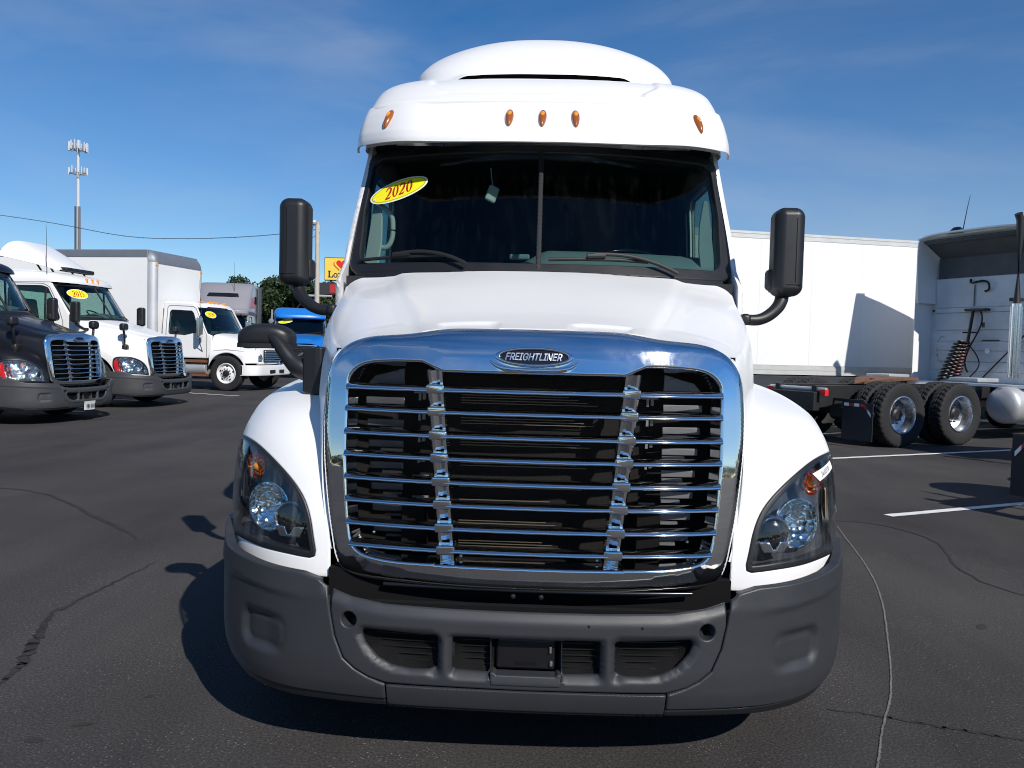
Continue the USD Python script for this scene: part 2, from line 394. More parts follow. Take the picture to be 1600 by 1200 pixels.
def asphalt():
    n = {
        'g': ('geometry', {}),
        'big': ('noise_texture', {'scale': .35, 'detail': 6.0, 'roughness': .62}),
        'mp': ('mapping', {'scale': (.9, .18, 1.0), 'rotation': (0, 0, .5)}),
        'streak': ('noise_texture', {'scale': 1.1, 'detail': 5.0, 'roughness': .6}),
        'rb': ('rgb_ramp', {'ramp': [(.28, (.043, .0405, .040)), (.50, (.060, .0565, .0555)), (.72, (.074, .069, .067))]}),
        'rs': ('rgb_ramp', {'ramp': [(.30, (.72, .72, .73)), (.55, (1.0, 1.0, 1.0)), (.8, (1.16, 1.15, 1.14))]}),
        'm1': ('mix_color', {'blend_type': 'multiply', 'fac': 1.0, 'use_clamp_result': False}),
        'grain': ('noise_texture', {'scale': 95.0, 'detail': 5.0, 'roughness': .75}),
        'rg': ('rgb_ramp', {'ramp': [(.30, (.38, .38, .38)), (.5, (.95, .95, .95)), (.70, (1.9, 1.87, 1.84))]}),
        'm2': ('mix_color', {'blend_type': 'multiply', 'fac': 1.0, 'use_clamp_result': False}),
        'vor': ('voronoi_texture', {'scale': 74.0, 'randomness': 1.0}),
        'wn': ('white_noise_texture', {'dimensions': '3D'}),
        'pick': ('math', {'math_type': 'greater_than', 'value2': .74}),
        'near': ('map_range', {'from_min': .14, 'from_max': .30, 'to_min': .8, 'to_max': 0.0, 'clamp': True}),
        'patch': ('noise_texture', {'scale': 1.7, 'detail': 3.0}),
        'pr': ('map_range', {'from_min': .42, 'from_max': .62, 'to_min': .05, 'to_max': 1.0, 'clamp': True}),
        'mm': ('math', {'math_type': 'multiply'}),
        'mm2': ('math', {'math_type': 'multiply'}),
        'stone': ('mix_color', {'blend_type': 'mix', 'b': (.27, .262, .25)}),
        'p': ('principled_bsdf', {'roughness': .88, 'specular_ior_level': .14}),
        'bp': ('bump', {'strength': .8, 'distance': .004}),
        'add': ('math', {'math_type': 'add'}),
    }
    l = [('g.position', 'big.vector'), ('g.position', 'mp.vector'), ('mp.vector', 'streak.vector'), ('big.fac', 'rb.fac'), ('streak.fac', 'rs.fac'), ('rb.color', 'm1.a'), ('rs.color', 'm1.b'),
         ('g.position', 'grain.vector'), ('grain.fac', 'rg.fac'), ('m1.result', 'm2.a'), ('rg.color', 'm2.b'), ('g.position', 'vor.vector'), ('vor.position', 'wn.vector'), ('wn.value', 'pick.value1'),
         ('vor.distance', 'near.value'), ('g.position', 'patch.vector'), ('patch.fac', 'pr.value'), ('pick.value', 'mm.value1'), ('near.result', 'mm.value2'), ('mm.value', 'mm2.value1'), ('pr.result', 'mm2.value2'),
         ('m2.result', 'stone.a'), ('mm2.value', 'stone.fac'), ('stone.result', 'p.base_color'), ('grain.fac', 'add.value1'), ('mm2.value', 'add.value2'), ('add.value', 'bp.height'), ('bp.normal', 'p.normal')]
    return usdkit.material(stage, '/World/Looks/asphalt', n, l, surface='p.BSDF')
M['asphalt'] = asphalt()
M['tar'] = mat('crack_sealant', (.046, .0435, .043), .9, vary=.35, vscale=9.0, spec=.1, bump=.003, bscale=60.0)
M['dark_sheet'] = mat('fairing_dark_sheet', (.07, .072, .075), .7, vary=.3, vscale=3.0)
M['greyed'] = mat('greyed_white_wall', (.56, .57, .58), .6, vary=.22, vscale=1.6)  # white lowered to grey, varied at random
M['scratch'] = mat('pale_scratch', (.17, .165, .16), .85, vary=.45, vscale=9.0)
def meshgrille(name, col, scale, depth):
    """A fine woven metal mesh in front of dark: relief and colour only."""
    n = {'tc': ('texture_coordinate', {}), 'mp': ('mapping', {'rotation': (0, .785, 0), 'scale': (scale, 1.0, scale)}), 'sp': ('separate_xyz', {}),
         'fx': ('math', {'math_type': 'pingpong', 'value2': .5}), 'fz': ('math', {'math_type': 'pingpong', 'value2': .5}), 'mn': ('math', {'math_type': 'minimum'}),
         'r': ('rgb_ramp', {'ramp': [(.10, col), (.2, tuple(c * .12 for c in col)), (1.0, tuple(c * .1 for c in col))]}), 'p': ('principled_bsdf', {'roughness': .65, 'specular_ior_level': .12}), 'b': ('bump', {'distance': depth * .5, 'invert': True})}
    l = [('tc.object', 'mp.vector'), ('mp.vector', 'sp.vector'), ('sp.x', 'fx.value1'), ('sp.z', 'fz.value1'), ('fx.value', 'mn.value1'), ('fz.value', 'mn.value2'), ('mn.value', 'r.fac'), ('r.color', 'p.base_color'), ('mn.value', 'b.height'), ('b.normal', 'p.normal')]
    return usdkit.material(stage, f'/World/Looks/{name}', n, l, surface='p.BSDF')
M['mesh'] = meshgrille('radiator_mesh', (.022, .021, .020), 160.0, .002)
M['vent_mesh'] = meshgrille('vent_mesh', (.008, .008, .0085), 150.0, .003)  # colour darkened for the shade deep in the bumper vents
def faceted(name, col, scale):
    """A moulded prismatic reflector: small tilted facets."""
    n = {'tc': ('texture_coordinate', {}), 'v': ('voronoi_texture', {'scale': scale, 'feature': 'f1'}), 'b': ('bump', {'distance': .012, 'strength': .8}), 'p': ('principled_bsdf', {'metallic': 1.0, 'roughness': .09, 'base_color': col})}
    return usdkit.material(stage, f'/World/Looks/{name}', n, [('tc.object', 'v.vector'), ('v.distance', 'b.height'), ('b.normal', 'p.normal')], surface='p.BSDF')
M['facet'] = faceted('prism_reflector', (.80, .84, .83), 34.0)
M['facet_amber'] = faceted('amber_prism', (.92, .38, .08), 60.0)
# ------------------------------------------------------------------ lettering
def stroke(pts, widths, n=40):
    c = curve(np.c_[np.asarray(pts, float), np.zeros(len(pts))], n)[:, :2]
    w = np.interp(np.linspace(0, 1, n), np.linspace(0, 1, len(widths)), widths)
    t = np.gradient(c, axis=0); t /= np.linalg.norm(t, axis=1, keepdims=True)
    nn = np.stack([-t[:, 1], t[:, 0]], 1)
    return Polygon(np.vstack([c + nn * w[:, None] / 2, (c - nn * w[:, None] / 2)[::-1]])).buffer(.002)
def serif_digit(ch):
    """A bold italic serif digit in a unit-high cell (about .55 wide)."""
    if ch == '0':
        g = ellipse(.27, .5, .27, .5).difference(ellipse(.27, .5, .105, .44))
    elif ch == '2':
        g = unary_union([stroke([(.05, .72), (.10, .90), (.25, .97), (.39, .90), (.42, .72), (.36, .50), (.20, .26), (.04, .07)], [.07, .13, .08, .16, .20, .16, .09, .06]),
                         Polygon([(.0, .0), (.42, .0), (.50, .20), (.46, .21), (.40, .14), (.10, .14), (.0, .05)])])
    elif ch == '1':
        g = unary_union([sbox(.19, .0, .35, 1.0), sbox(.08, 0, .46, .05), Polygon([(.19, 1.0), (.19, .86), (.06, .86), (.06, .90)])])
    elif ch == '5':
        g = unary_union([Polygon([(.13, .98), (.47, .98), (.44, .84), (.16, .84)]), Polygon([(.13, .98), (.19, .98), (.14, .56), (.08, .52)]), stroke([(.10, .55), (.25, .61), (.42, .50), (.44, .28), (.30, .06), (.06, .04)], [.05, .09, .15, .16, .09, .07])])
    elif ch == '8':
        g = unary_union([ellipse(.27, .74, .21, .26).difference(ellipse(.27, .75, .095, .19)), ellipse(.27, .27, .26, .28).difference(ellipse(.27, .27, .12, .20))])
    else:
        g = unary_union([ellipse(.27, .70, .26, .30).difference(ellipse(.27, .70, .12, .22)), stroke([(.47, .70), (.43, .35), (.28, .1), (.08, .03)], [.16, .15, .1, .06])])
    return g
def year_polys(txt, h, slant=.32):
    out, x = [], 0
    for ch in txt:
        g = affinity.translate(serif_digit(ch), x, 0)
        x += .46 if ch == '1' else .60
        out.append(g)
    g = unary_union(out)
    g = affinity.affine_transform(g, [1, slant, 0, 1, 0, 0])
    g = affinity.scale(g, h, h, origin=(0, 0))
    c = g.envelope.centroid
    return affinity.translate(g, -c.x, -c.y)
def bend(m2d, F, lift):
    """Moves a mesh lying in x, z (front at y = 0, depth along y) onto F."""
    v = m2d.vertices
    e = 1e-4
    u, w = v[:, 0].copy(), v[:, 2].copy()
    A = F(u, w)
    N = np.cross(F(u + e, w) - F(u - e, w), F(u, w + e) - F(u, w - e)); N /= np.linalg.norm(N, axis=1, keepdims=True)
    return trimesh.Trimesh(A + N * (lift - v[:, 1:2]), m2d.faces, process=False)
def oval_sticker(owner, F, cx, cz, a, b, ang, txt, lift, th=.0006, name='year_sticker', hk=1.12):
    """A yellow oval year sticker with a pale edge and red numerals, bent onto F."""
    o = ellipse(cx, cz, a, b, ang, 48)
    p = part(owner, name, panel(o, lambda u, v: offs(F, u, v, lift), th, .02), M['sticker_white'])
    part(p, 'sticker_face', panel(ellipse(cx, cz, a * .955, b * .90, ang, 48), lambda u, v: offs(F, u, v, lift + .0012), th, .02), M['yellow'])
    part(p, 'sticker_line', panel(ellipse(cx, cz, a * .925, b * .84, ang, 48).difference(ellipse(cx, cz, a * .91, b * .815, ang, 48)), lambda u, v: offs(F, u, v, lift + .0020), .0003, .02), M['print_dark'])
    g = affinity.translate(affinity.rotate(year_polys(txt, b * hk), ang, origin=(0, 0)), cx, cz)
    part(p, 'year_number', cat(*[panel(q, lambda u, v: offs(F, u, v, lift + .0026), .0004, .008) for q in getattr(g, 'geoms', [g])]), M['print_red'])
    return p
def offs(F, u, v, d):
    e = 1e-4
    N = np.cross(F(u + e, v) - F(u - e, v), F(u, v + e) - F(u, v - e)); N /= np.linalg.norm(N, axis=1, keepdims=True)
    return F(u, v) + N * d

# ------------------------------------------------------------------ surfaces of the conventional semi truck (x right, y back, z up; bumper front at y = 0)
BP = np.array([(0, 0), (.25, .004), (.456, .015), (.66, .05), (.86, .115), (.99, .205), (1.075, .30), (1.165, .46), (1.215, .66), (1.235, .95)])
BP = np.vstack([BP[:0:-1] * [-1, 1], BP])
_bd = np.r_[0, np.cumsum(np.linalg.norm(np.diff(BP, axis=0), axis=1))]
_bd -= _bd[len(BP) // 2]
_bs = CubicSpline(_bd, BP)
BUMP_S = _bd[-1]
_prof = PchipInterpolator([.2, .25, .29, .335, .42, .56, .60, .64, .675, .70], [.055, .034, .018, .006, 0, 0, .0, .004, .008, .010])
def s_of_x(x):
    t = np.linspace(0, BUMP_S, 400)
    return np.sign(x) * np.interp(abs(x), _bs(t)[:, 0], t)
_V1 = rounded([(.548, .508), (.291, .500), (.291, .393), (.38, .391), (.44, .400), (.49, .424), (.53, .465)], .012)
_V2 = rounded([(.238, .498), (.118, .498), (.118, .389), (.238, .390)], .008)
_REC = unary_union([_V1, _V2, mirpoly(_V1), mirpoly(_V2), sbox(-.30, .385, .30, .496)]).buffer(.055).buffer(-.037)
_PLATE = rrect(.835, 1.030, .413, .500, .026)
def inset(g, s, z, w):
    p = shapely.points(s, z)
    d = shapely.distance(p, g.boundary)
    return sm(np.where(shapely.contains_xy(g, s, z), d, 0), 0, w)
def Fbump(s, z):
    s, z = np.asarray(s, float), np.asarray(z, float)
    p = _bs(s); t = _bs(s, 1)
    n = np.stack([t[:, 1], -t[:, 0]], 1); n /= np.linalg.norm(n, axis=1, keepdims=True)
    a = np.abs(s)
    d = _prof(np.clip(z, .2, .70)) + .004 * sm(z, .70, .78)
    zt = np.interp(a, [0, .24, .47, .585, .655, .70], [.594, .595, .601, .616, .636, .66])
    d = d + .030 * sm(z, zt - .040, zt + .020) * (1 - sm(a, .645, .70))
    if np.any(a < .66):
        rib = np.maximum(0, 1 - np.abs(a - .2645) / .030)
        d = d + .026 * inset(_REC, s, z, .024) * (1 - sm(rib, .0, .75))
    ridge = np.interp(a, [.7, 1.0, 1.6], [.590, .615, .640])
    d = d - .009 * sm(z, ridge - .010, ridge + .004) * sm(a, .70, .95)                      # upper band stands proud
    if np.any((a > .78) & (a < 1.10)):
        k = inset(_PLATE.buffer(.034), a, z, .034)
        d = d + .021 * k * sm(a, .80, .93)                                                     # dished lamp blank
        d = d - .004 * inset(_PLATE, a, z, .008)
    q = p + n * (-d[:, None])
    return np.stack([q[:, 0], q[:, 1], z], 1)
SB = PchipInterpolator([.60, .66, .72, 1.0, 1.22, 1.34, 1.40, 1.45, 1.49, 1.53], [.150, .125, .118, .132, .158, .176, .189, .207, .230, .262])
def Fsur(x, z):
    return np.stack([x, SB(np.clip(z, .60, 1.53)) + .115 * (np.abs(x) / .74) ** 2.4, z], 1)
def bow(x):
    return .115 * (np.abs(x) / .74) ** 2.4
FT = np.linspace(0, 1, 11)
_fz = PchipInterpolator(FT, [.62, .70, .80, .90, .99, 1.07, 1.135, 1.19, 1.235, 1.275, 1.305])
_fy = PchipInterpolator(FT, [.235, .240, .250, .272, .300, .345, .42, .53, .70, .95, 1.30])
_fi = PchipInterpolator(FT, [.72, .722, .728, .735, .742, .75, .775, .82, .87, .93, .97])
_fo = PchipInterpolator(FT, [1.195, 1.20, 1.203, 1.206, 1.206, 1.203, 1.195, 1.180, 1.150, 1.108, 1.06])
_fl = PchipInterpolator(FT, [.50, .50, .50, .50, .50, .50, .50, .47, .42, .33, .2])
FS = .74
def Ffen(u, v):
    """u / FS: 0..1 round the front corner, beyond along the side; v / FS: 0..1 up to the crown."""
    s, t = u / FS, np.clip(v / FS, 0, 1)
    th = np.clip(s, 0, 1) * np.pi / 2
    xi, xo, yf, L = _fi(t), _fo(t), _fy(t), _fl(t)
    x = xi + (xo - xi) * np.sin(th) - np.minimum(s, 0) * -.3
    y = yf + L * (1 - np.cos(th)) + np.maximum(s - 1, 0) * np.maximum(1.95 - yf - L, .2) + np.minimum(s, 0) * -.0
    return np.stack([x, y, _fz(t)], 1)
def fen_uv(x, z):
    tt = np.linspace(0, 1, 400)
    t = np.interp(z, _fz(tt), tt)
    q = np.clip((x - _fi(t)) / (_fo(t) - _fi(t)), 0, .9995)
    return float(np.arcsin(q) / (np.pi / 2) * FS), float(t * FS)
def fen_sz(s, z):
    tt = np.linspace(0, 1, 400)
    return s * FS, float(np.interp(z, _fz(tt), tt) * FS)
LAMP_UV = smoothpoly([fen_uv(.762, .697), fen_uv(.766, .74), fen_uv(.778, .80), fen_uv(.805, .875), fen_uv(.858, .942), fen_uv(.955, 1.014), fen_uv(1.045, 1.055),
                      fen_sz(.66, 1.066), fen_sz(.80, 1.056), fen_sz(.92, 1.015), fen_sz(.985, .93), fen_sz(1.0, .84), fen_sz(.97, .765), fen_sz(.88, .727), fen_uv(1.06, .715), fen_uv(.974, .708), fen_uv(.86, .700), fen_uv(.79, .693)], 6)
LAMP = Polygon(LAMP_UV).buffer(0)
def ws_y(x, z):
    return 1.45 + .655 * (z - 1.815) + .30 * (np.abs(x) / 1.016) ** 2.2
def Fws(x, z):
    return np.stack([x, ws_y(x, z), z], 1)
HS = {  # hood half sections: (x, z) at 13 stations round from the top centre to the lower side
    .325: [(0, 1.509), (.12, 1.509), (.30, 1.503), (.42, 1.489), (.53, 1.477), (.615, 1.466), (.680, 1.435), (.722, 1.385), (.742, 1.28), (.748, 1.15), (.745, 1.0), (.73, .86), (.70, .72)],
    .60: [(0, 1.578), (.15, 1.577), (.33, 1.570), (.47, 1.556), (.60, 1.536), (.70, 1.510), (.775, 1.470), (.82, 1.405), (.838, 1.30), (.845, 1.18), (.845, 1.03), (.84, .88), (.82, .74)],
    .95: [(0, 1.680), (.18, 1.679), (.40, 1.671), (.56, 1.656), (.70, 1.633), (.80, 1.600), (.875, 1.550), (.920, 1.465), (.938, 1.35), (.945, 1.2), (.945, 1.05), (.94, .9), (.93, .75)],
    1.25: [(0, 1.765), (.22, 1.764), (.45, 1.757), (.62, 1.745), (.76, 1.722), (.87, 1.700), (.945, 1.662), (.990, 1.585), (1.003, 1.44), (1.005, 1.27), (1.005, 1.1), (1.0, .92), (.99, .76)],
    1.47: [(0, 1.822), (.24, 1.821), (.48, 1.815), (.67, 1.812), (.82, 1.806), (.92, 1.805), (.990, 1.794), (1.024, 1.73), (1.033, 1.54), (1.032, 1.3), (1.032, 1.12), (1.03, .93), (1.02, .77)],
}
def hood_mesh():
    ys = np.array(sorted(HS))
    A = np.array([HS[y] for y in ys])
    full = np.concatenate([A[:, :0:-1] * [-1, 1], A], 1)                 # (5, 25, 2)
    k = np.linspace(-1, 1, full.shape[1])
    X = RectBivariateSpline(ys, k, full[..., 0], kx=3, ky=3)
    Z = RectBivariateSpline(ys, k, full[..., 1], kx=3, ky=3)
    yy, kk = np.linspace(.325, 1.47, 110), np.linspace(-1, 1, 221)
    x, z = X(yy, kk), Z(yy, kk)
    y = np.repeat(yy[:, None], len(kk), 1)
    ax = np.abs(x)
    top = (np.abs(kk) < .52)[None, :] * 1.0
    xb = np.interp(y, [.325, 1.47], [.385, .70])
    z = z + top * (.010 * (1 - sm(ax, xb - .012, xb + .045)) - .005)                                       # raised centre
    z = z - top * .009 * sm(ax, .124 + .22 * (y - .33), .131 + .22 * (y - .33)) * (1 - sm(ax, xb - .07, xb - .055)) * (1 - sm(y, .425, .437))  # sunk panels beside the emblem tab
    z = z - top * .004 * sm(ax, xb + .055, xb + .085) * (1 - sm(ax, .80 + .1 * (y - .9), .86 + .1 * (y - .9))) * sm(y, .50, .58) * (1 - sm(y, 1.26, 1.34))
    y = y + .27 * (ax / 1.03) ** 2.2 * sm(y, 1.0, 1.47) * np.clip((z - 1.2) / .5, 0, 1)             # rear edge follows the windscreen
    y = y + (SB(np.clip(z, .6, 1.53)) + bow(np.minimum(ax, .75)) + .024 - .325) * (1 - sm(y, .325, .62))
    P = np.stack([x, y, z], -1)
    return grid(P, .006)
def visor_pt(u, v):
    """u: -1..1 across; v: 0 lower edge .. 1 upper edge."""
    U = np.array([0, .28, .55, .78, .90, .97, 1.0])
    xs, ys = [0, .30, .60, .84, .985, 1.055, 1.083], [0, .012, .062, .165, .30, .43, .56]
    a = np.abs(u)
    x = np.sign(u) * CubicSpline(U, xs)(a)
    y0 = CubicSpline(U, ys)(a)
    zb = 2.512 + .056 * a ** 3
    zt = 2.760 + .035 * sm(a, .5, .95) - .06 * sm(a, .93, 1.0)
    z = zb + (zt - zb) * v
    w = np.interp(v, [0, .08, .25, .5, .75, 1], [1.680, 1.682, 1.698, 1.738, 1.785, 1.845])
    y = w + y0 * np.interp(v, [0, 1], [1.0, .86])
    x = x * (1 - .022 * v ** 2)
    return np.stack([x, y, z], -1)
def slice_dome(table, n_u=81, n_v=40, yback=5.2, p=2.0, flat=0.0):
    """Stacked plan slices: rows (z, y of the front centre, half width, corner depth)."""
    T = np.array(table, float)
    t = np.linspace(0, 1, len(T))
    f = [PchipInterpolator(t, T[:, i]) for i in range(4)]
    rows = []
    for tv in np.linspace(0, 1, n_v):
        z, yc, xo, L = [float(g(tv)) for g in f]
        th = np.linspace(-np.pi / 2, np.pi / 2, n_u - 8)
        c, s = np.cos(th), np.sin(th)
        x = xo * np.sign(s) * np.abs(s) ** (2 / p)
        y = yc + L * (1 - np.abs(c) ** (2 / p))
        yb = np.linspace(yback, yc + L, 5)[:-1]
        X = np.r_[np.full(4, -xo), x, np.full(4, xo)]
        Y = np.r_[yb, y, yb[::-1]]
        rows.append(np.stack([X, Y, np.full(len(X), z)], 1))
    return np.array(rows)

GEO = {}
def geo(key, make):
    if key not in GEO:
        GEO[key] = make()
    return GEO[key]
OPENING = Polygon(np.vstack([
    [(-.312, 1.357), (-.385, 1.388)], smoothpoly([(-.40, 1.389), (-.55, 1.384), (-.613, 1.367), (-.645, 1.335), (-.652, 1.27), (-.651, 1.11), (-.645, .988), (-.630, .82), (-.600, .738), (-.54, .716), (-.361, .708), (0, .706)], 8, closed=False)])[:, :])
OPENING = OPENING.union(mirpoly(OPENING)).union(sbox(-.32, .706, .32, 1.357)).buffer(.004).buffer(-.004)
def surround_outline():
    h = smoothpoly([(0, 1.530), (.20, 1.529), (.34, 1.522), (.42, 1.508), (.53, 1.497), (.625, 1.482), (.698, 1.440), (.740, 1.375), (.754, 1.28), (.754, 1.10), (.741, .96), (.722, .83), (.702, .725), (.674, .650), (.62, .622), (.50, .610), (.25, .604), (0, .603)], 8, closed=False)
    g = Polygon(h)
    return g.union(mirpoly(g)).buffer(.002).buffer(-.002)
BARS_Z = [1.298, 1.223, 1.143, 1.067, .988, .911, .833, .758]
def bar_half(z):
    return float(np.interp(z, [.70, .758, .82, .99, 1.11, 1.30], [.60, .622, .634, .648, .654, .655]))

def build_front(T, o):
    BM = M[o.get('bumper', 'bumper')]
    """Everything the grille, hood, fenders, bumper and lamps are made of, as parts of T."""
    paint = M[o['paint']]
    part(T, 'hood', geo('hood', hood_mesh), paint, key='hood', smooth=50)
    # --- chrome surround and badge
    sur = part(T, 'grille_surround', geo('sur', lambda: panel(surround_outline().difference(OPENING), Fsur, .075, .012, .042, .010)), M['chrome'], key='sur', smooth=60)
    Fb = lambda x, z: Fsur(x, z)
    rim = ellipse(0, 1.412, .134, .034, 0, 64).difference(ellipse(0, 1.4125, .115, .0235, 0, 64))
    b = part(T, 'badge', geo('badge', lambda: panel(ellipse(0, 1.412, .116, .0245, 0, 48), lambda u, v: offs(Fb, u, v, .010), .012, .012, .002)), M['gloss'], key='badge')
    part(b, 'badge_rim', geo('badgerim', lambda: panel(rim, lambda u, v: offs(Fb, u, v, .017), .020, .006, .007, .005)), M['chrome'], key='badgerim')
    led = Polygon(np.vstack([smoothpoly([(-.152, 1.394), (-.128, 1.374), (-.08, 1.364), (0, 1.361), (.08, 1.364), (.128, 1.374), (.152, 1.394)], 8, closed=False), smoothpoly([(.148, 1.398), (.12, 1.385), (.07, 1.377), (0, 1.375), (-.07, 1.377), (-.12, 1.385), (-.148, 1.398)], 8, closed=False)]))
    part(b, 'badge_ledge', geo('ledge', lambda: panel(led, lambda u, v: offs(Fb, u, v, .022), .026, .005, .006)), M['chrome'], key='ledge')
    if o.get('full'):
        def letters():
            t = meshkit.text_mesh('FREIGHTLINER', .0225, .003, True)
            v = t.vertices.copy()
            w = v[:, 0].max() - v[:, 0].min()
            x = (v[:, 0] - v[:, 0].min()) * (.190 / w) - .095 + (v[:, 1] - .011) * .26
            t2 = trimesh.Trimesh(np.stack([x, .003 - v[:, 2], v[:, 1] + 1.4015], 1), t.faces, process=False)
            return bend(t2, lambda u, w_: offs(Fb, u, w_, .0), .0135)
        part(b, 'badge_lettering', geo('letters', letters), M['alu'], key='letters', smooth=False)
    # --- grille bars and uprights
    for k, z in enumerate(BARS_Z):
        def mk(z=z):
            hw = bar_half(z) + .001
            x = np.linspace(-hw, hw, 41)
            y = SB(z) + bow(x) * .92 + .012
            th = np.linspace(0, 2 * np.pi, 16, endpoint=False)
            P = np.stack([np.stack([np.full(16, a), c + .022 * np.cos(th), z + .0098 * np.sin(th) * (1 + .15 * np.cos(th)) + .006 * np.cos(th)], 1) for a, c in zip(x, y)])
            return grid(P, closed_u=True, flip=True)
        part(T, 'grille_bar', geo(f'bar{k}', mk), M['chrome'], key=f'bar{k}', smooth=60)
    def upright():
        cuts = [.708] + BARS_Z[::-1] + [1.364]
        zz = [(z, (a + b) / 2, k_) for a, b in zip(cuts[:-1], cuts[1:]) for z, k_ in ((a + .001, 1), (b - .001, 0))]
        rows = []
        for z, zm, low in zz:
            t = (z - .724) / (1.336 - .724)
            xc, hw = .2785 + t * (.338 - .2785), .029
            y = SB(zm) + .006 + bow(xc) + .005 * low
            prof = [(-hw, .055), (-hw, .012), (-hw * .82, .001), (-hw * .50, .0), (-hw * .36, .012), (0, .034), (hw * .36, .012), (hw * .50, .0), (hw * .82, .001), (hw, .012), (hw, .055)]
            rows.append([(xc + a, y + b_ + .012, z) for a, b_ in prof])
        return grid(np.array(rows), .002)
    def collars():
        ms = []
        for z in BARS_Z:
            t = (z - .724) / (1.336 - .724)
            xc = .2785 + t * (.338 - .2785)
            y = SB(z) + bow(xc) - .006
            ms.append(rbox(xc - .032, xc + .032, y - .006, y + .05, z - .0165, z + .0165, .008))
        return ms
    for s in (-1, 1):
        m = geo('upright', upright); cs_ = geo('collars', collars)
        u = part(T, 'grille_upright', m if s > 0 else mir(m), M['chrome'], smooth=25)
        for c in cs_:
            part(u, 'collar', c if s > 0 else mir(c), M['chrome'], smooth=30)
    # --- behind the grille
    rad = part(T, 'radiator', geo('rad', lambda: cat(box(-.70, .70, .44, .50, .60, 1.45))), M['void'])
    part(rad, 'radiator_mesh', box(-.69, .69, .425, .436, .66, 1.42), M['mesh'])
    part(rad, 'shroud', cat(box(-.60, .60, .34, .44, 1.40, 1.43), box(-.64, .64, .27, .44, .655, .675), box(-.72, -.70, .36, .44, .66, 1.43), box(.70, .72, .36, .44, .66, 1.43)), M['void'])
    if o.get('full'):
        rr = np.random.default_rng(3)
        tubes = []
        for k in range(8):
            z0 = BARS_Z[k]
            for j in range(4):
                x1 = .235 - .035 * j - .012 * k
                z = z0 - .060 + .0085 * j * 1.15
                if z > .70:
                    tubes.append(box(-.265, x1, .400, .404, z, z + .0022))
        part(rad, 'condenser_tubes', cat(*tubes), M['fin'], smooth=False, kind='stuff')
        for k in range(8):
            z = BARS_Z[k] - .038
            for s in (-1, 1):
                cx = s * (.425 if s > 0 else .41)
                part(rad, 'mounting_bracket', cat(box(cx - .030, cx + .030, .398, .410, z + .010, z + .017), box(cx - .012, cx - .003, .396, .412, z - .016, z + .012), box(cx + .003, cx + .014, .396, .412, z - .012, z + .012)), M['clip'], smooth=False)
        for s in (-1, 1):
            for k in range(8):
                z1 = BARS_Z[k] + .055 if k else 1.375
                z0 = BARS_Z[k] - .008
                x0, x1 = .465, .612 - .006 * k
                if k == 0:
                    q = Polygon([(x0, 1.305), (.60, 1.305), (.575, 1.335), (x0, 1.365)])
                    q = affinity.translate(q, 0, -.002)
                else:
                    q = sbox(x0, z0 + .016, x1, z1 - .022)
                z_ = q.bounds[1]
                F = lambda u, v, s=s: np.stack([u, .335 + (v - 1.0) * 0 + .10 * (np.abs(u) - .475), v], 1)
                q = q if s > 0 else mirpoly(q)
                part(T, 'side_baffle', panel(q, F, .004, .06, .003), M['grey'] if s > 0 else M['bezel'])  # left side in darker materials: its shade is put into the colour
                part(T, 'baffle_ledge', box(*( (x0, x1 - .05) if s > 0 else (-x1 + .05, -x0)), .318, .338, z_ - .012, z_ - .003), M['grey'] if s > 0 else M['plastic'], smooth=False)
        part(T, 'indicator_dot', trimesh.creation.icosphere(1, .004).apply_translation((-.015, .41, .775)), M['red_lens'])
        for s in (-1, 1):
            part(T, 'frame_bolt', trimesh.creation.icosphere(1, .007).apply_translation((s * .56, .30, .772)), M['alu'])
            part(T, 'frame_bolt', trimesh.creation.icosphere(1, .007).apply_translation((s * .235, .20, .722)), M['alu'])
    # --- fenders with lamp openings
    arch = [(u, v) for u, v in zip(*[np.linspace(0, 1, 2)] * 2)]
    def fender(side):
        tt = np.linspace(0, 1, 200)
        dom = sbox(-.05, 0, FS * 1.82, FS)
        L0, Y0 = .50, .30
        pts = []
        for a in np.linspace(-.4, np.pi + .4, 50):
            y, z = 1.30 - .60 * math.cos(a), .52 + .60 * math.sin(a)
            t = float(np.interp(max(z, .62), _fz(tt), tt))
            base = float(_fy(t) + _fl(t))
            s = 1 + (y - base) / max(1.95 - base, .2)
            pts.append((s * FS, t * FS if z > .62 else -.02))
        archp = Polygon(pts).buffer(0)
        dom = dom.difference(archp).difference(LAMP.buffer(.004))
        if dom.geom_type != 'Polygon':
            dom = max(dom.geoms, key=lambda g: g.area)
        return panel(dom, Ffen, .006, .022, .007)
    fm = geo('fender', lambda: fender(1))
    for s in (-1, 1):
        part(T, 'fender', fm if s > 0 else mir(fm), paint, smooth=45)
    # --- headlamps
    build_lamps(T, o)
    # --- bumper
    cpoly = Polygon([(0, .594), (.24, .595), (.47, .601), (.585, .616), (.655, .636), (s_of_x(.651), .558), (s_of_x(.635), .48), (s_of_x(.605), .41), (s_of_x(.565), .377), (s_of_x(.52), .354), (.459, .337), (0, .334)])
    v1, v2 = _V1, _V2
    hole = Point(s_of_x(.586), .540).buffer(.026, 12)
    ctr = sbox(-.115, .372, .115, .496)
    def cen():
        g = cpoly.union(mirpoly(cpoly)).buffer(-.0015)
        for q in (v1, v2, hole):
            g = g.difference(q.buffer(.0)).difference(mirpoly(q))
        g = g.difference(ctr)
        return panel(g, Fbump, .055, .012, .008, .006)
    part(T, 'bumper_center', geo('bcen', cen), BM, key='bcen', smooth=45)
    part(T, 'bumper_lower_strip', geo('bstrip', lambda: panel(sbox(-.458, .258, .458, .331), Fbump, .03, .02, .004)), BM, key='bstrip')
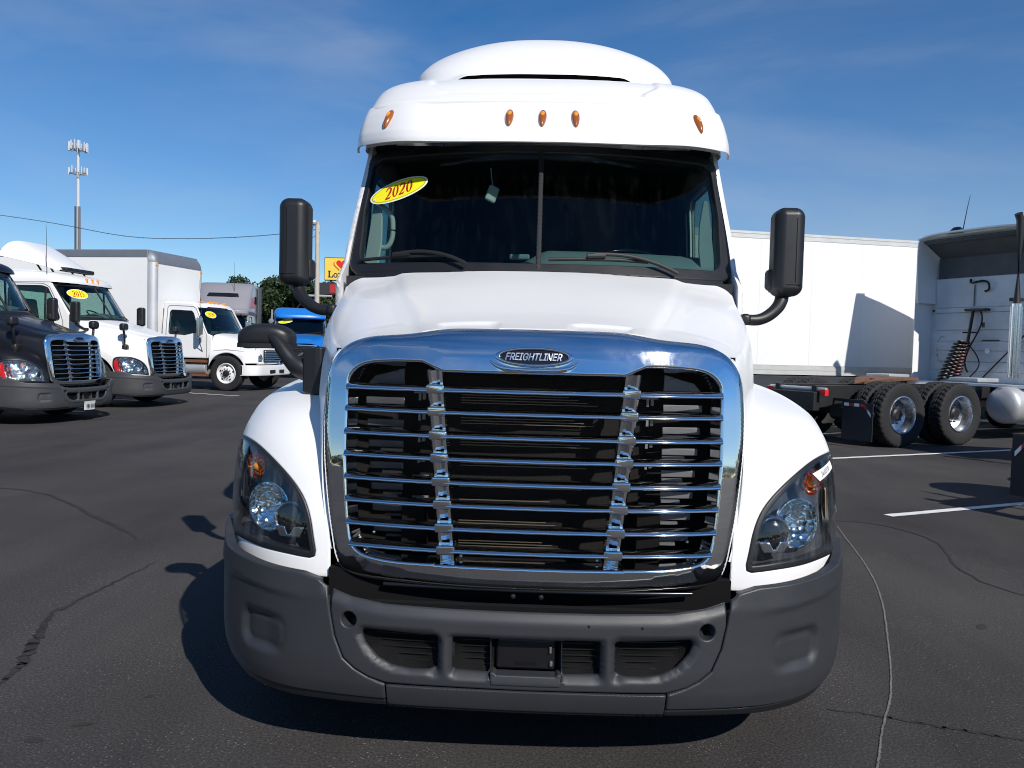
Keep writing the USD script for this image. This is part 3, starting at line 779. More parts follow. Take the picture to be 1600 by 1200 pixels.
    def corner():
        seam = [(s_of_x(x), z) for x, z in ((.663, .642), (.651, .558), (.635, .48), (.605, .41), (.565, .377), (.52, .354), (.461, .335))]
        g = Polygon(seam + [(.461, .274), (.80, .270), (1.15, .272), (1.35, .285), (BUMP_S - .01, .30), (BUMP_S - .01, .770), (1.42, .755), (1.33, .715), (1.24, .696), (1.06, .693), (.90, .686), (.77, .680), (.70, .664)]).buffer(-.0015)
        return panel(g, Fbump, .035, .012, .007)
    def corner_lip():
        g = Polygon([(.461, .270), (.80, .266), (1.15, .268), (1.35, .281), (BUMP_S - .02, .296), (BUMP_S - .02, .262), (1.3, .245), (1.1, .236), (.80, .236), (.461, .246)])
        return panel(g, lambda u, v: offs(Fbump, u, v, -.006), .02, .025, .006)
    cm, lm = geo('bcor', corner), geo('blip', corner_lip)
    for s in (-1, 1):
        part(T, 'bumper_corner', cm if s > 0 else mir(cm), BM, smooth=45)
        part(T, 'bumper_lip', lm if s > 0 else mir(lm), M['plastic'], smooth=45)
    part(T, 'bumper_center_lip', geo('bclip', lambda: panel(sbox(-.458, .243, .458, .256), lambda u, v: offs(Fbump, u, v, -.006), .02, .03, .004)), M['plastic'], key='bclip')
    for q in (v1, v2, mirpoly(v2), mirpoly(v1)):
        Fv = lambda u, v: offs(Fbump, u, v, -.036)
        vp = part(T, 'bumper_vent', panel(q.buffer(.012), Fv, .004, .04), M['vent_mesh'])
        x0, z0, x1, z1 = q.bounds
        for j in range(5):
            zz = z0 + (z1 - z0) * (j + .6) / 5.4
            sl = q.buffer(.004).intersection(sbox(x0 - .01, zz - .0012, x1 + .01, zz + .0012))
            if not sl.is_empty:
                part(vp, 'slat', panel(sl, lambda u, v: offs(Fbump, u, v, -.028), .005, .02), M['plastic'], smooth=False)
    for s in (-1, 1):
        q = Point(s * s_of_x(.586), .540)
        part(T, 'tow_hole', panel(q.buffer(.034, 12), lambda u, v: offs(Fbump, u, v, -.05), .004, .02), M['void'])
    rdr = part(T, 'radar_sensor', rbox(-.100, .100, .060, .13, .385, .490, .012), M['gloss'])
    part(rdr, 'sensor_label', box(-.035, .035, .0585, .062, .402, .412), M['void'], smooth=False)
    part(rdr, 'sensor_bracket', rbox(.076, .084, .050, .066, .445, .468, .003), M['grey'])
    part(rdr, 'sensor_bracket', rbox(.078, .088, .050, .066, .402, .418, .003), M['grey'])
    part(T, 'sensor_tray', geo('tray', lambda: panel(rounded([(-.116, .394), (-.104, .394), (-.096, .386), (.096, .386), (.104, .394), (.116, .394), (.113, .352), (-.113, .352)], .004), lambda u, v: offs(Fbump, u, np.clip(v, .2, .372), .004) * [1, 1, 0] + np.stack([0 * u, 0 * v, v], 1), .05, .015, .005)), BM, key='tray')
    part(T, 'sun_block', cat(box(-1.06, 1.06, .50, .56, .24, .66), box(-1.12, -1.06, .5, .8, .3, .66), box(1.06, 1.12, .5, .8, .3, .66)), M['void'], smooth=False)  # unseen box added to stop sunlight reaching the ground behind the bumper
    part(T, 'bumper_back', cat(box(-.62, .62, .09, .12, .30, .585), box(-.70, .70, .22, .26, .26, .66)), M['void'], smooth=False)
    cross = part(T, 'front_crossmember', cat(box(-.66, .66, .23, .25, .55, .66)), M['void'], smooth=50)
    part(cross, 'cross_tube', tube(curve([(-.50, .19, .618), (0, .15, .622), (.56, .19, .618)], 20), .007, 10), M['gloss'])
    for x in (-.05, .045):
        part(cross, 'latch_bolt', lathe([(0, .0), (.007, .0), (.009, -.005), (.005, -.010), (0, -.011)], 14, 'y').apply_translation((x, .15, .602)), M['plastic'])
    if o.get('full'):
        for x in (.20, .372):
            q = Point(s_of_x(x), .556 if x < .3 else .5545)
            part(T, 'bumper_screw', panel(q.buffer(.005, 6), lambda u, v: offs(Fbump, u, v, .001), .004, .004, .002), M['gloss'])
    if o.get('plate'):
        pl = part(T, 'license_plate', panel(rrect(-.15, .15, .20, .35, .012), lambda u, v: offs(Fbump, u, np.clip(v, .30, .5), .02) * [1, 1, 0] + np.stack([0 * u, 0 * v, v], 1), .003, .05), M['plate'])
        part(pl, 'plate_print', cat(*[panel(sbox(x, .245, x + .022, .30), lambda u, v: np.stack([u, -.026 + 0 * u, v], 1), .001, .05) for x in (-.11, -.075, -.04, .015, .05, .085)]), M['print_dark'], smooth=False)

def build_lamps(T, o):
    L2 = LAMP
    inner = L2.buffer(-.015)
    def rim():
        return panel(L2.buffer(.006).difference(inner), lambda u, v: offs(Ffen, u, v, .004), .03, .014, .006, .006)
    def bowl():
        # recessed dark housing: follows the outline, .05 to .11 behind the lens
        P, t = tri_region(L2.buffer(.004), .022)
        d = shapely.distance(shapely.points(P), L2.buffer(.004).boundary)
        A = Ffen(P[:, 0], P[:, 1])
        N = offs(Ffen, P[:, 0], P[:, 1], 1.0) - A
        dep = .010 + .11 * sm(d, 0, .022)
        return trimesh.Trimesh(A - N * dep[:, None], t, process=False)
    def lens():
        return panel(L2.buffer(-.004), lambda u, v: offs(Ffen, u, v, .006), .003, .02, .003)
    rm, bm, lm = geo('lrim', rim), geo('lbowl', bowl), geo('llens', lens)
    def at(x, z, dep):
        u, v = fen_uv(x, z)
        return offs(Ffen, np.array([u]), np.array([v]), -dep)[0]
    old = o.get('lamps') == 'old'
    for s in (-1, 1):
        fl = (lambda m: m) if s > 0 else mir
        H = part(T, 'headlight', fl(bm), M['facet'] if old else M['bezel'], smooth=60)
        part(H, 'seal', fl(rm), M['plastic'], smooth=45)
        c = at(.994, .842, .045)
        big = lathe([(.088, -.002), (.092, .0), (.090, .012), (.075, .035), (.05, .055), (.022, .066), (.0, .067)], 40, 'y')
        yaw = .35
        big = mv(big, (0, 0, 0), rz=yaw); big.vertices += c
        part(H, 'high_beam', fl(big), M['facet'], smooth=50)
        bulb = lathe([(0, -.012), (.012, -.010), (.016, 0), (.014, .02), (.014, .05)], 16, 'y')
        bulb = mv(bulb, (0, 0, 0), rz=yaw); bulb.vertices += c + [0, .01, 0]
        part(H, 'bulb_shield', fl(bulb), M['reflector'])
        c = at(.872, .812, .030)
        part(H, 'low_beam_ring', fl(mv(lathe([(.055, .0), (.060, -.004), (.064, .0), (.064, .03), (.054, .03)], 40, 'y'), c, rz=.2)), M['chrome_rough'])
        ball = trimesh.creation.icosphere(3, .054); ball.vertices = ball.vertices * [1, .5, 1] + c + [0, .02, 0]
        part(H, 'projector_lens', fl(ball), M['gloss'], smooth=60)
        tr = panel(Polygon([(-.058, -.024), (-.02, -.024), (-.006, -.05), (.006, -.05), (.02, -.024), (.058, -.024), (.04, -.062), (-.04, -.062)]), lambda u, v: np.stack([u, -.018 + 0 * u + .2 * np.abs(u), v], 1), .006, .012, .003)
        part(H, 'projector_trim', fl(mv(tr, c, rz=.2)), M['reflector'])
        c = at(1.063, .985, .030)
        part(H, 'turn_signal', fl(mv(lathe([(.050, -.004), (.052, .0), (.045, .02), (.028, .035), (0, .04)], 32, 'y'), c, rz=.5)), M['facet_amber'] if not old else M['facet'], smooth=50)
        part(H, 'signal_bulb', fl(trimesh.creation.icosphere(2, .017).apply_translation(c + [0, .008, -.006])), M['amber'])
        su = fen_sz(1.005, .86)
        part(H, 'side_reflector', fl(panel(sbox(su[0] - .035, su[1] - .05, su[0] - .012, su[1] + .04), lambda u, v: offs(Ffen, u, v, -.012), .004, .02, .003)), M['amber'])
        if old:
            a = fen_sz(.93, .84)
            part(H, 'red_marker', fl(panel(LAMP.buffer(-.02).intersection(sbox(FS * .86, 0, FS * 1.2, FS)), lambda u, v: offs(Ffen, u, v, -.004), .004, .03, .003)), M['red_lens'])
        part(H, 'lens', fl(lm), M['lens'], smooth=45)
        if s > 0 and o.get('full'):
            q = [fen_uv(1.018, 1.012), fen_uv(1.052, .984), fen_uv(1.138, 1.018), fen_uv(1.126, 1.045)]
            ctr_ = np.mean(q, 0)
            Fs = lambda u, v: offs(Ffen, u, v, .0085)
            st = part(H, 'stock_sticker', panel(Polygon(q), Fs, .0006, .02), M['sticker_white'])
            t = meshkit.text_mesh('24303 W', .016, .0004, False)
            v = t.vertices; a0 = math.atan2(q[2][1] - q[1][1], q[2][0] - q[1][0])
            x, z = v[:, 0] - v[:, 0].mean(), v[:, 1] - v[:, 1].mean()
            k = .075 / (x.max() - x.min())
            t2 = trimesh.Trimesh(np.stack([ctr_[0] + k * x * math.cos(a0) - z * math.sin(a0), -v[:, 2] * 0, ctr_[1] + k * x * math.sin(a0) + z * math.cos(a0)], 1), t.faces, process=False)
            part(st, 'sticker_number', bend(t2, Ffen, .0096), M['print_dark'], smooth=False)
# ------------------------------------------------------------------ wheels
def tyre_mesh(R=.515, w=.27, lug=False, n=96):
    prof = [(.30, -w * .38), (.33, -w * .44), (.40, -w * .50), (R - .05, -w * .485), (R - .018, -w * .45), (R - .004, -w * .40), (R, -w * .30), (R, -w * .22), (R - .012, -w * .20), (R - .012, -w * .17), (R, -w * .15), (R, -w * .06), (R - .012, -w * .04), (R - .012, w * .04), (R, w * .06), (R, w * .15), (R - .012, w * .17), (R - .012, w * .20), (R, w * .22), (R, w * .30), (R - .004, w * .40), (R - .018, w * .45), (R - .05, w * .485), (.40, w * .50), (.33, w * .44), (.30, w * .38)]
    p = np.array(prof)
    N = n * 2 if lug else n
    th = np.linspace(0, 2 * np.pi, N, endpoint=False)
    rr = np.repeat(p[:, :1], N, 1)
    if lug:
        for i, (r, x) in enumerate(prof):
            if r > R - .03:
                ph = (th * 36 / (2 * np.pi) + abs(x) / w * 1.6) % 1.0
                rr[i] -= .014 * (ph < .32)
    P = np.stack([np.repeat(p[:, 1:2], N, 1), rr * np.cos(th), rr * np.sin(th)], -1)
    return grid(P, closed_u=True)
def add_wheel(T, c, side, tyre=None, rim='dish', lug=False, rimmat=None, R=.515, w=.27):
    """side +1: the outer face looks towards +x. Returns the tyre's path."""
    tk = f'tyre{R}{w}{lug}'
    t = geo(tk, lambda: tyre_mesh(R, w, lug)).copy()
    if side < 0:
        t = mir(t)
    t.vertices += c
    p = part(T, 'wheel', t, M['tyre'], smooth=40)
    k = R / .515
    if rim == 'dish':      # rear dual: deep dish with hub at the bottom
        prof = [(.305, .10), (.300, .118), (.288, .122), (.280, .112), (.272, .06), (.262, .0), (.255, -.045), (.20, -.062), (.13, -.066), (0, -.066)]
        hub = [(.115, -.066), (.115, -.02), (.105, .012), (.085, .02), (.07, .035), (.0, .035)]
        nx, nr, nz = 10, .145, -.05
    elif rim == 'front':
        prof = [(.305, .095), (.300, .113), (.288, .118), (.278, .108), (.265, .06), (.245, .03), (.20, .072), (.15, .088), (.11, .09), (0, .09)]
        hub = [(.10, .088), (.098, .115), (.085, .14), (.05, .15), (0, .15)]
        nx, nr, nz = 10, .14, .086
    rm = lathe([(r * k, x * k) for r, x in prof][::-1], 48)
    hm = lathe([(r * k, x * k) for r, x in hub][::-1], 24)
    nuts = [cyl((nz * k, nr * k * math.cos(a), nr * k * math.sin(a)), ((nz + .035) * k, nr * k * math.cos(a), nr * k * math.sin(a)), .014 * k, 6) for a in np.arange(nx) * 2 * np.pi / nx]
    fl = (lambda m: m) if side > 0 else mir
    rp = part(p, 'rim', fl(rm).apply_translation(c), M[rimmat or 'alu'], smooth=35)
    part(p, 'hub', fl(hm).apply_translation(c), M['steel'], smooth=35)
    part(p, 'wheel_nuts', fl(cat(*nuts)).apply_translation(c), M['steel'], smooth=30, kind='stuff')
    if rim == 'front':
        holes = [Point(.205 * k * math.cos(a), .205 * k * math.sin(a)).buffer(.03 * k, 6) for a in (np.arange(5) + .3) * 2 * np.pi / 5]
        hs = []
        for h in holes:
            m = extrude(h, -.002, .002); v = m.vertices
            hs.append(trimesh.Trimesh(np.stack([.073 * k + 0 * v[:, 1] - v[:, 1], v[:, 0], v[:, 2]], 1), m.faces, process=False))
        part(p, 'hand_holes', fl(cat(*hs)).apply_translation(c), M['void'], smooth=False, kind='stuff')
    return p

# ------------------------------------------------------------------ cab
def side_F(u, v):
    return np.stack([1.052 - .030 * sm(v, 1.9, 2.7) - .006 * (v - 1.4) ** 2 * 0, u, v], 1)
def build_cab(T, o):
    paint = M[o['paint']]
    day = o.get('roof') == 'day'
    yb = 3.35 if day else 5.05
    ztop = 2.66 if day else 2.80
    # windscreen, frame and divider
    outl = rounded([(-1.017, 1.818), (-.7, 1.812), (0, 1.806), (.7, 1.812), (1.017, 1.818), (1.018, 2.20), (1.008, 2.565), (-1.008, 2.565), (-1.018, 2.20)], .07)
    gl = rounded([(-.957, 1.876), (-.5, 1.872), (0, 1.868), (.5, 1.872), (.957, 1.876), (.980, 2.2), (.965, 2.515), (-.965, 2.515), (-.980, 2.2)], .065)
    part(T, 'windshield_frame', geo('wframe', lambda: panel(outl.difference(gl), Fws, .04, .025, .012, .006)), M['plastic'], key='wframe')
    for s in (-1, 1):
        g = gl.buffer(.004).intersection(sbox(0.003, 1, 2, 3) if s > 0 else sbox(-2, 1, -.003, 3))
        part(T, 'windshield_pane', geo(f'wpane{s}', lambda: panel(g, lambda u, v: offs(Fws, u, v, -.012), .005, .06)), M['glass'], key=f'wpane{s}')
    part(T, 'windshield_divider', geo('wdiv', lambda: panel(sbox(-.013, 1.835, .013, 2.54), lambda u, v: offs(Fws, u, v, .002), .03, .03, .006)), M['rubber'], key='wdiv')
    part(T, 'cowl', geo('cowl', lambda: panel(sbox(-.96, 1.75, .96, 1.818), lambda u, v: offs(Fws, u, v, .01), .02, .08, .01)), M['plastic'], key='cowl')
    # sides with a door window
    zz = np.linspace(1.10, ztop, 16)
    front = [(1.62 if z < 1.8 else float(ws_y(np.array(1.016), z)) - .012, z) for z in zz]
    sp = Polygon([(1.62, 1.0)] + front + [(yb, ztop), (yb, 1.0)])
    win = rounded([(2.02, 1.80), (2.12, 2.10), (2.30, 2.44), (2.42, 2.48), (3.10, 2.48), (3.16, 2.42), (3.16, 1.78), (2.6, 1.74)], .05)
    if not day:
        win = rounded([(2.02, 1.80), (2.12, 2.10), (2.30, 2.40), (2.42, 2.45), (2.95, 2.45), (3.0, 2.40), (3.0, 1.76), (2.6, 1.74)], .05)
    body = geo(f'side{day}', lambda: panel(sp.difference(win), side_F, .03, .05, .032, .012))
    seam = LineString([(1.95, 1.05), (1.95, 1.75), (2.06, 2.1), (2.26, 2.47), (2.40, 2.54), (3.20, 2.54), (3.24, 2.48), (3.24, 1.05)]) if day else LineString([(1.95, 1.05), (1.95, 1.75), (2.06, 2.1), (2.26, 2.44), (2.40, 2.51), (3.05, 2.51), (3.09, 2.46), (3.09, 1.05)])
    seam_m = geo(f'seam{day}', lambda: panel(seam.buffer(.006, cap_style=2), lambda u, v: offs(side_F, u, v, .0015), .002, .05))
    wm = geo(f'sgl{day}', lambda: panel(win.buffer(.004), lambda u, v: offs(side_F, u, v, -.012), .004, .12))
    wf = geo(f'sgf{day}', lambda: panel(win.buffer(.022).difference(win.buffer(-.004)), lambda u, v: offs(side_F, u, v, .003), .02, .05, .004))
    pillar = geo(f'vp{day}', lambda: panel(sbox(2.33, 1.76, 2.37, 2.46), lambda u, v: offs(side_F, u, v, -.002), .015, .08, .004))
    handle = geo('dh', lambda: cat(rbox(1.05, 1.075, 2.95, 3.05, 1.42, 1.46, .01)))
    for s in (-1, 1):
        fl = (lambda m: m) if s > 0 else mir
        sd = part(T, 'cab_side', fl(body), paint, smooth=40)
        part(sd, 'door_seam', fl(seam_m), M['void'])
        part(sd, 'window_frame', fl(wf), M['rubber'])
        part(sd, 'side_window', fl(wm), M['side_glass'])
        part(sd, 'quarter_pillar', fl(pillar), M['rubber'])
        part(sd, 'door_handle', fl(handle), M['plastic'])
    part(T, 'cab_back', box(-1.02, 1.02, yb - .03, yb, 1.0, ztop), paint, smooth=False) if not (day and o.get('rear_window', True)) else part(T, 'cab_back', panel(sbox(-1.02, 1.0, 1.02, ztop).difference(rrect(-.72, .72, 1.82, 2.42, .06)), lambda u, v: np.stack([u, yb - .02 + 0 * u, v], 1), .03, .1), paint)
    if day and o.get('rear_window', True):
        part(T, 'rear_window', panel(rrect(-.73, .73, 1.81, 2.43, .06), lambda u, v: np.stack([u, yb + .0 + 0 * u, v], 1), .005, .2), M['side_glass'])
    # roof
    if day:
        tb = [(2.575, 1.955, 1.035, .30), (2.63, 1.965, 1.03, .32), (2.70, 2.02, 1.01, .36), (2.76, 2.14, .97, .42), (2.80, 2.30, .90, .5), (2.825, 2.55, .78, .55), (2.835, 2.85, .5, .5)]
        def roof():
            P = slice_dome(tb, 81, 30, yb, 2.5)
            return grid(P, .0)
        part(T, 'roof', geo('roofday', lambda: cat(roof(), box(-.8, .8, 2.7, yb - .02, 2.74, 2.832))), paint, smooth=50)
        for i, x in enumerate((-.80, -.2, 0, .2, .80)):
            y = 1.985 + (.17 if abs(x) > .5 else .0)
            lampm = rbox(-.028, .028, -.03, .03, -.05, .05, .025); lampm.vertices += (x, y, 2.665)
            part(T, 'marker_lamp', lampm, M['amber'])
    else:
        tb = [(2.575, 1.96, 1.035, .30), (2.66, 1.95, 1.028, .30), (2.74, 1.875, 1.016, .36), (2.775, 1.868, 1.010, .38), (2.83, 1.925, 1.003, .38), (2.88, 1.985, .996, .38), (2.945, 2.075, .980, .37), (3.00, 2.175, .950, .37), (3.04, 2.29, .905, .38), (3.06, 2.40, .85, .40), (3.07, 2.55, .77, .42), (3.075, 2.9, .6, .4)]
        def cap():
            P = slice_dome(tb, 201, 90, yb, 2.5)
            x, z = P[..., 0], P[..., 2]
            sc = (1 - sm(np.abs(x), .62 - .09 * sm(-z, -2.95, -2.85), .66 - .09 * sm(-z, -2.95, -2.85))) * sm(z, 2.835, 2.850)
            P[..., 1] += .014 * sc
            P[..., 2] -= .008 * sc
            return grid(P)
        part(T, 'roof_cap', geo('cap', lambda: cat(cap(), box(-.6, .6, 2.9, yb, 3.0, 3.07))), paint, smooth=60)
        vis = geo('visor', lambda: grid(visor_pt(*np.meshgrid(np.linspace(-1, 1, 161), np.linspace(0, 1, 24))), .012))
        vp = part(T, 'sun_visor', vis, paint, smooth=50)
        part(vp, 'visor_underside', geo('visund', lambda: grid(np.stack([visor_pt(np.linspace(-.88, .88, 60), np.full(60, .02)) + [0, .015, .012], visor_pt(np.linspace(-.88, .88, 60), np.full(60, .02)) * [.98, 1, 1] + np.stack([np.zeros(60), .20 - .02 * np.abs(np.linspace(-1, 1, 60)), np.full(60, .060)], 1)]), .004, flip=True)), M['plastic'])
        for x, in ((-.845,), (-.181,), (0.0,), (.181,), (.845,)):
            uu = np.interp(abs(x), [0, .30, .60, .84, .985], [0, .28, .55, .78, .90]) * np.sign(x)
            ring = []
            a = visor_pt(np.array([uu]), np.array([.555]))[0]
            b1 = visor_pt(np.array([uu + .004]), np.array([.555]))[0] - a
            b2 = visor_pt(np.array([uu]), np.array([.565]))[0] - a
            ex = b1 / np.linalg.norm(b1); ez = b2 - ex * (b2 @ ex); ez /= np.linalg.norm(ez)
            nn = np.cross(ex, ez)
            if x:
                ang = -.16 * np.sign(x) * (abs(x) > .5)
                ex, ez = ex * math.cos(ang) + ez * math.sin(ang), ez * math.cos(ang) - ex * math.sin(ang)
            def lens_m(w, h, d):
                s = trimesh.creation.icosphere(3, 1.0).vertices.copy()
                f = trimesh.creation.icosphere(3, 1.0).faces
                k = 1 + .18 * s[:, 2]
                return trimesh.Trimesh(a + s[:, :1] * w * k[:, None] * ex + s[:, 2:3] * h * ez + s[:, 1:2] * d * nn, f, process=False)
            lp = part(T, 'marker_lamp', lens_m(.0225, .066, .022), M['amber_dark'], smooth=60)
            q = lens_m(.015, .030, .019); q.vertices += nn * .006 + ez * .016
            part(lp, 'lamp_lens', q, M['amber'], smooth=60)
            q = trimesh.creation.icosphere(1, .0035); q.vertices += a + nn * .012 - ez * .038
            part(lp, 'lamp_screw', q, M['alu'])
        ft = [(3.085, 2.56, .85, .50), (3.16, 2.605, .872, .50), (3.24, 2.66, .872, .50), (3.33, 2.745, .835, .50), (3.43, 2.87, .74, .50), (3.52, 3.02, .57, .48), (3.57, 3.15, .39, .4), (3.60, 3.28, .15, .2), (3.603, 3.35, .02, .05)]
        def fairing():
            P = slice_dome(ft, 161, 70, 5.0, 2.5)
            z, x = P[..., 2], P[..., 0]
            front_ = (P[..., 1] < 3.0)
            P[..., 2] = z + .060 * (1 - sm(np.abs(x), .48, .66)) * (1 - sm(z, 3.085, 3.19)) * front_
            return grid(P)
        fa = part(T, 'roof_fairing', geo('fairing', fairing), paint, smooth=60)
        def slit():
            P = slice_dome([(3.06, 2.64, .80, .50), (3.24, 2.70, .80, .50)], 81, 2, 4.9, 2.5)
            return grid(P)
        part(fa, 'fairing_gap_shade', geo('slit', slit), M['void'], smooth=60)  # black sheet standing in for the shadow in the slit
        for x in (-.272, .272):
            for z in (3.255, 3.278):
                yy = np.interp(z, [r[0] for r in ft], [r[1] for r in ft]) + .56 * (1 - math.sqrt(1 - (x / .86) ** 2))
                part(fa, 'fairing_bolt', trimesh.creation.icosphere(1, .0075).apply_translation((x, yy, z)), M['steel'])
        for x in (-.74, .74):
            part(fa, 'fairing_latch', rbox(x - .012, x + .012, 2.83, 2.87, 3.165, 3.185, .005), M['steel'])
    # interior
    inn = part(T, 'interior', cat(box(-1.0, 1.0, 1.75, yb - .05, 1.02, 1.06), box(-.95, .95, 2.25, yb - .05, ztop - .07, ztop - .05), box(-1.0, 1.0, 1.66, 1.70, 1.05, 1.80)) if day else cat(box(-1.0, 1.0, 1.75, 3.30, 1.02, 1.06), box(-.99, .99, 2.30, 3.30, 2.60, 2.63), box(-1.0, 1.0, 3.30, 3.34, 1.02, 2.63), box(-1.0, 1.0, 1.66, 1.70, 1.05, 1.80)), M['cab_dark'], smooth=False)
    lin = geo(f'lin{day}', lambda: panel(Polygon([(1.70, 1.05)] + [(y + .10, z) for y, z in front if z > 1.78] + [(yb - .06 if day else 3.30, ztop - .06), (yb - .06 if day else 3.30, 1.05)]).difference(win.buffer(.015)), lambda u, v: offs(side_F, u, v, -.045), .01, .12))
    for s in (-1, 1):
        part(inn, 'door_lining', lin if s > 0 else mir(lin), M['cab_dark'])
    def dash():
        x = np.linspace(-.93, .93, 60)
        rows = []
        hump = .075 * sm(x, -.12, .06) 
        for y, z, k in ((1.56, 1.835, .2), (1.62, 1.862, .4), (1.75, 1.890, .8), (1.90, 1.905, 1.0), (2.0, 1.90, 1.0), (2.05, 1.86, .8), (2.07, 1.60, 0)):
            yy = y + .23 * (np.abs(x) / 1.016) ** 2.2 * (1 if y < 1.95 else .35)
            rows.append(np.stack([x, yy, z + hump * k], 1))
        return grid(np.array(rows), .01, flip=False)
    part(inn, 'dashboard', geo('dash', dash), M['dash'], smooth=50)
    wheel = trimesh.creation.torus(.225, .014, major_sections=48, minor_sections=10)
    wheel = mv(wheel, (.52, 2.20, 1.93), rx=.55)
    part(inn, 'steering_wheel', cat(wheel, cyl((.52, 2.20, 1.93), (.52, 2.0, 1.75), .03), mv(box(-.21, .21, -.02, .02, -.01, .01), (.52, 2.20, 1.93), rx=.55)), M['gloss'])
    for x in (-.52, .52):
        part(inn, 'seat', cat(rbox(x - .27, x + .27, 2.55, 3.05, 1.30, 1.50, .07), mv(rbox(-.26, .26, -.08, .08, 0, .80, .07), (x, 3.02, 1.45), rx=-.15)), M['cab_dark'])
    pt = geo('ptrim', lambda: panel(rounded([(-.968, 1.882), (-.972, 2.33), (-.945, 2.33), (-.900, 2.17), (-.880, 2.02), (-.882, 1.882)], .012), lambda u, v: offs(Fws, u, v, -.055), .01, .03, .004))
    for s in (-1, 1):
        part(inn, 'pillar_trim', pt if s < 0 else mir(pt), M['trim'] if s < 0 else M['dash'])  # right trim takes the darker dash colour for being in shade
    if o.get('full'):
        hp = curve([(-.955, 2.0, 2.03), (-.907, 2.0, 1.998), (-.856, 2.0, 1.992), (-.829, 2.0, 2.033), (-.823, 2.0, 2.11), (-.831, 2.0, 2.165), (-.878, 2.0, 2.212), (-.93, 2.0, 2.25)], 40)
        part(inn, 'grab_handle', tube(hp, .0145, 12), M['trim'])
        part(inn, 'toll_tag', mv(rbox(-.032, .032, -.012, .012, -.045, .045, .012), (-.267, 1.95, 2.29), rz=.5, ry=.35), M['trim'])
        part(inn, 'tag_cord', tube(curve([(-.277, 1.95, 2.43), (-.272, 1.95, 2.38), (-.262, 1.95, 2.335)], 8), .0022, 6), M['trim'])
        part(inn, 'dash_gauge', rbox(-.16, -.05, 1.86, 1.92, 1.925, 1.955, .01), M['dash'])
    # wipers
    def wp(pts, lift, r, fl_=1.0):
        q = np.array([Fws(np.array([x]), np.array([z]))[0] for x, z in pts])
        q = curve(q, 20); q[:, 1] -= lift; q[:, 2] += lift * .6
        return tube(q, r, 8)
    wl = part(T, 'wiper', cat(wp([(-.95, 1.882), (-.70, 1.893), (-.46, 1.897)], .012, .009)), M['rubber'])
    part(wl, 'wiper_arm', cat(wp([(-.70, 1.901), (-.50, 1.893), (-.36, 1.84)], .030, .0095), wp([(-.75, 1.894), (-.66, 1.900)], .026, .014)), M['rubber'])
    wr = part(T, 'wiper', cat(wp([(.05, 1.880), (.28, 1.888), (.55, 1.886)], .012, .009)), M['rubber'])
    part(wr, 'wiper_arm', cat(wp([(.27, 1.898), (.50, 1.890), (.70, 1.822)], .030, .0095), wp([(.24, 1.893), (.33, 1.898)], .026, .014)), M['rubber'])
    # mirrors
    for s in (-1, 1):
        fl = (lambda m: m) if s > 0 else mir
        def mir_head():
            a = rbox(1.160, 1.308, 1.47, 1.63, 1.735, 2.170, .050, 5)
            b = rbox(1.146, 1.20, 1.53, 1.63, 1.765, 1.875, .026)
            return cat(a, b)
        mh = geo('mhead', mir_head)
        if s > 0 and o.get('full'):
            mh = mh.copy()
        p = part(T, 'side_mirror', fl(mh), M['plastic'], smooth=50)
        part(p, 'mirror_glass', fl(rbox(1.172, 1.296, 1.626, 1.635, 1.76, 2.14, .003)), M['mirror_glass'])
        part(p, 'housing_seam', fl(cat(box(1.258, 1.2602, 1.4688, 1.48, 1.80, 2.115), box(1.215, 1.29, 1.4688, 1.48, 1.788, 1.790))), M['void'], smooth=False)
        arm = curve([(1.222, 1.56, 1.76), (1.215, 1.545, 1.715), (1.165, 1.50, 1.655), (1.10, 1.465, 1.618), (1.03, 1.45, 1.612)], 24)
        part(p, 'mirror_arm', fl(tube(arm, np.linspace(.034, .026, 24), 16)), M['plastic'])
        part(p, 'arm_foot', fl(rbox(.99, 1.040, 1.41, 1.49, 1.585, 1.64, .02)), M['plastic'])
    sides = [-1] if o.get('hood_mirror', 'left') == 'left' else [-1, 1]
    for s in sides:
        fl = (lambda m: m) if s < 0 else mir
        if o.get('full'):
            head = trimesh.creation.icosphere(4, 1.0).vertices.copy()
            f = trimesh.creation.icosphere(4, 1.0).faces
            e = np.sign(head) * np.abs(head) ** .62
            head = e * [.118, .075, .052]
            head[:, 2] += .018 * (1 - (head[:, 0] / .118) ** 2)
            hm = trimesh.Trimesh(head + [-1.136, .84, 1.452], f, process=False)
            p = part(T, 'hood_mirror', fl(hm), M['plastic'], smooth=60)
            part(p, 'mirror_band', fl(mv(grid(np.stack([[(1.012 * .119 * np.sign(c) * abs(c) ** .62, 1.012 * .076 * np.sign(s_) * abs(s_) ** .62, z) for c, s_ in zip(np.cos(t_), np.sin(t_))] for t_ in [np.linspace(0, 2 * np.pi, 64, endpoint=False)] for z in (-.030, -.012)]), closed_u=True), (-1.136, .84, 1.450))), M['rubber'])
            arm = curve([(-1.135, .80, 1.478), (-1.09, .78, 1.462), (-1.045, .76, 1.415), (-1.0, .75, 1.365), (-.955, .75, 1.335), (-.90, .76, 1.325)], 30)
            part(p, 'mirror_arm', fl(tube(arm, np.interp(np.linspace(0, 1, 30), [0, .3, .6, .75, 1], [.020, .026, .034, .042, .046]), 18)), M['plastic'], smooth=60)
            part(p, 'mirror_base', fl(hull(rbox(-.945, -.915, .70, .80, 1.24, 1.42, .012).vertices, rbox(-.90, -.86, .69, .82, 1.23, 1.43, .012).vertices)), M['plastic'])
            part(p, 'mirror_lens', fl(rbox(-1.225, -1.05, .905, .915, 1.42, 1.49, .004)), M['mirror_glass'])
        else:
            p = part(T, 'hood_mirror', fl(rbox(-1.16, -.97, .55, .68, 1.60, 1.75, .05, 4)), M['plastic'], smooth=50)
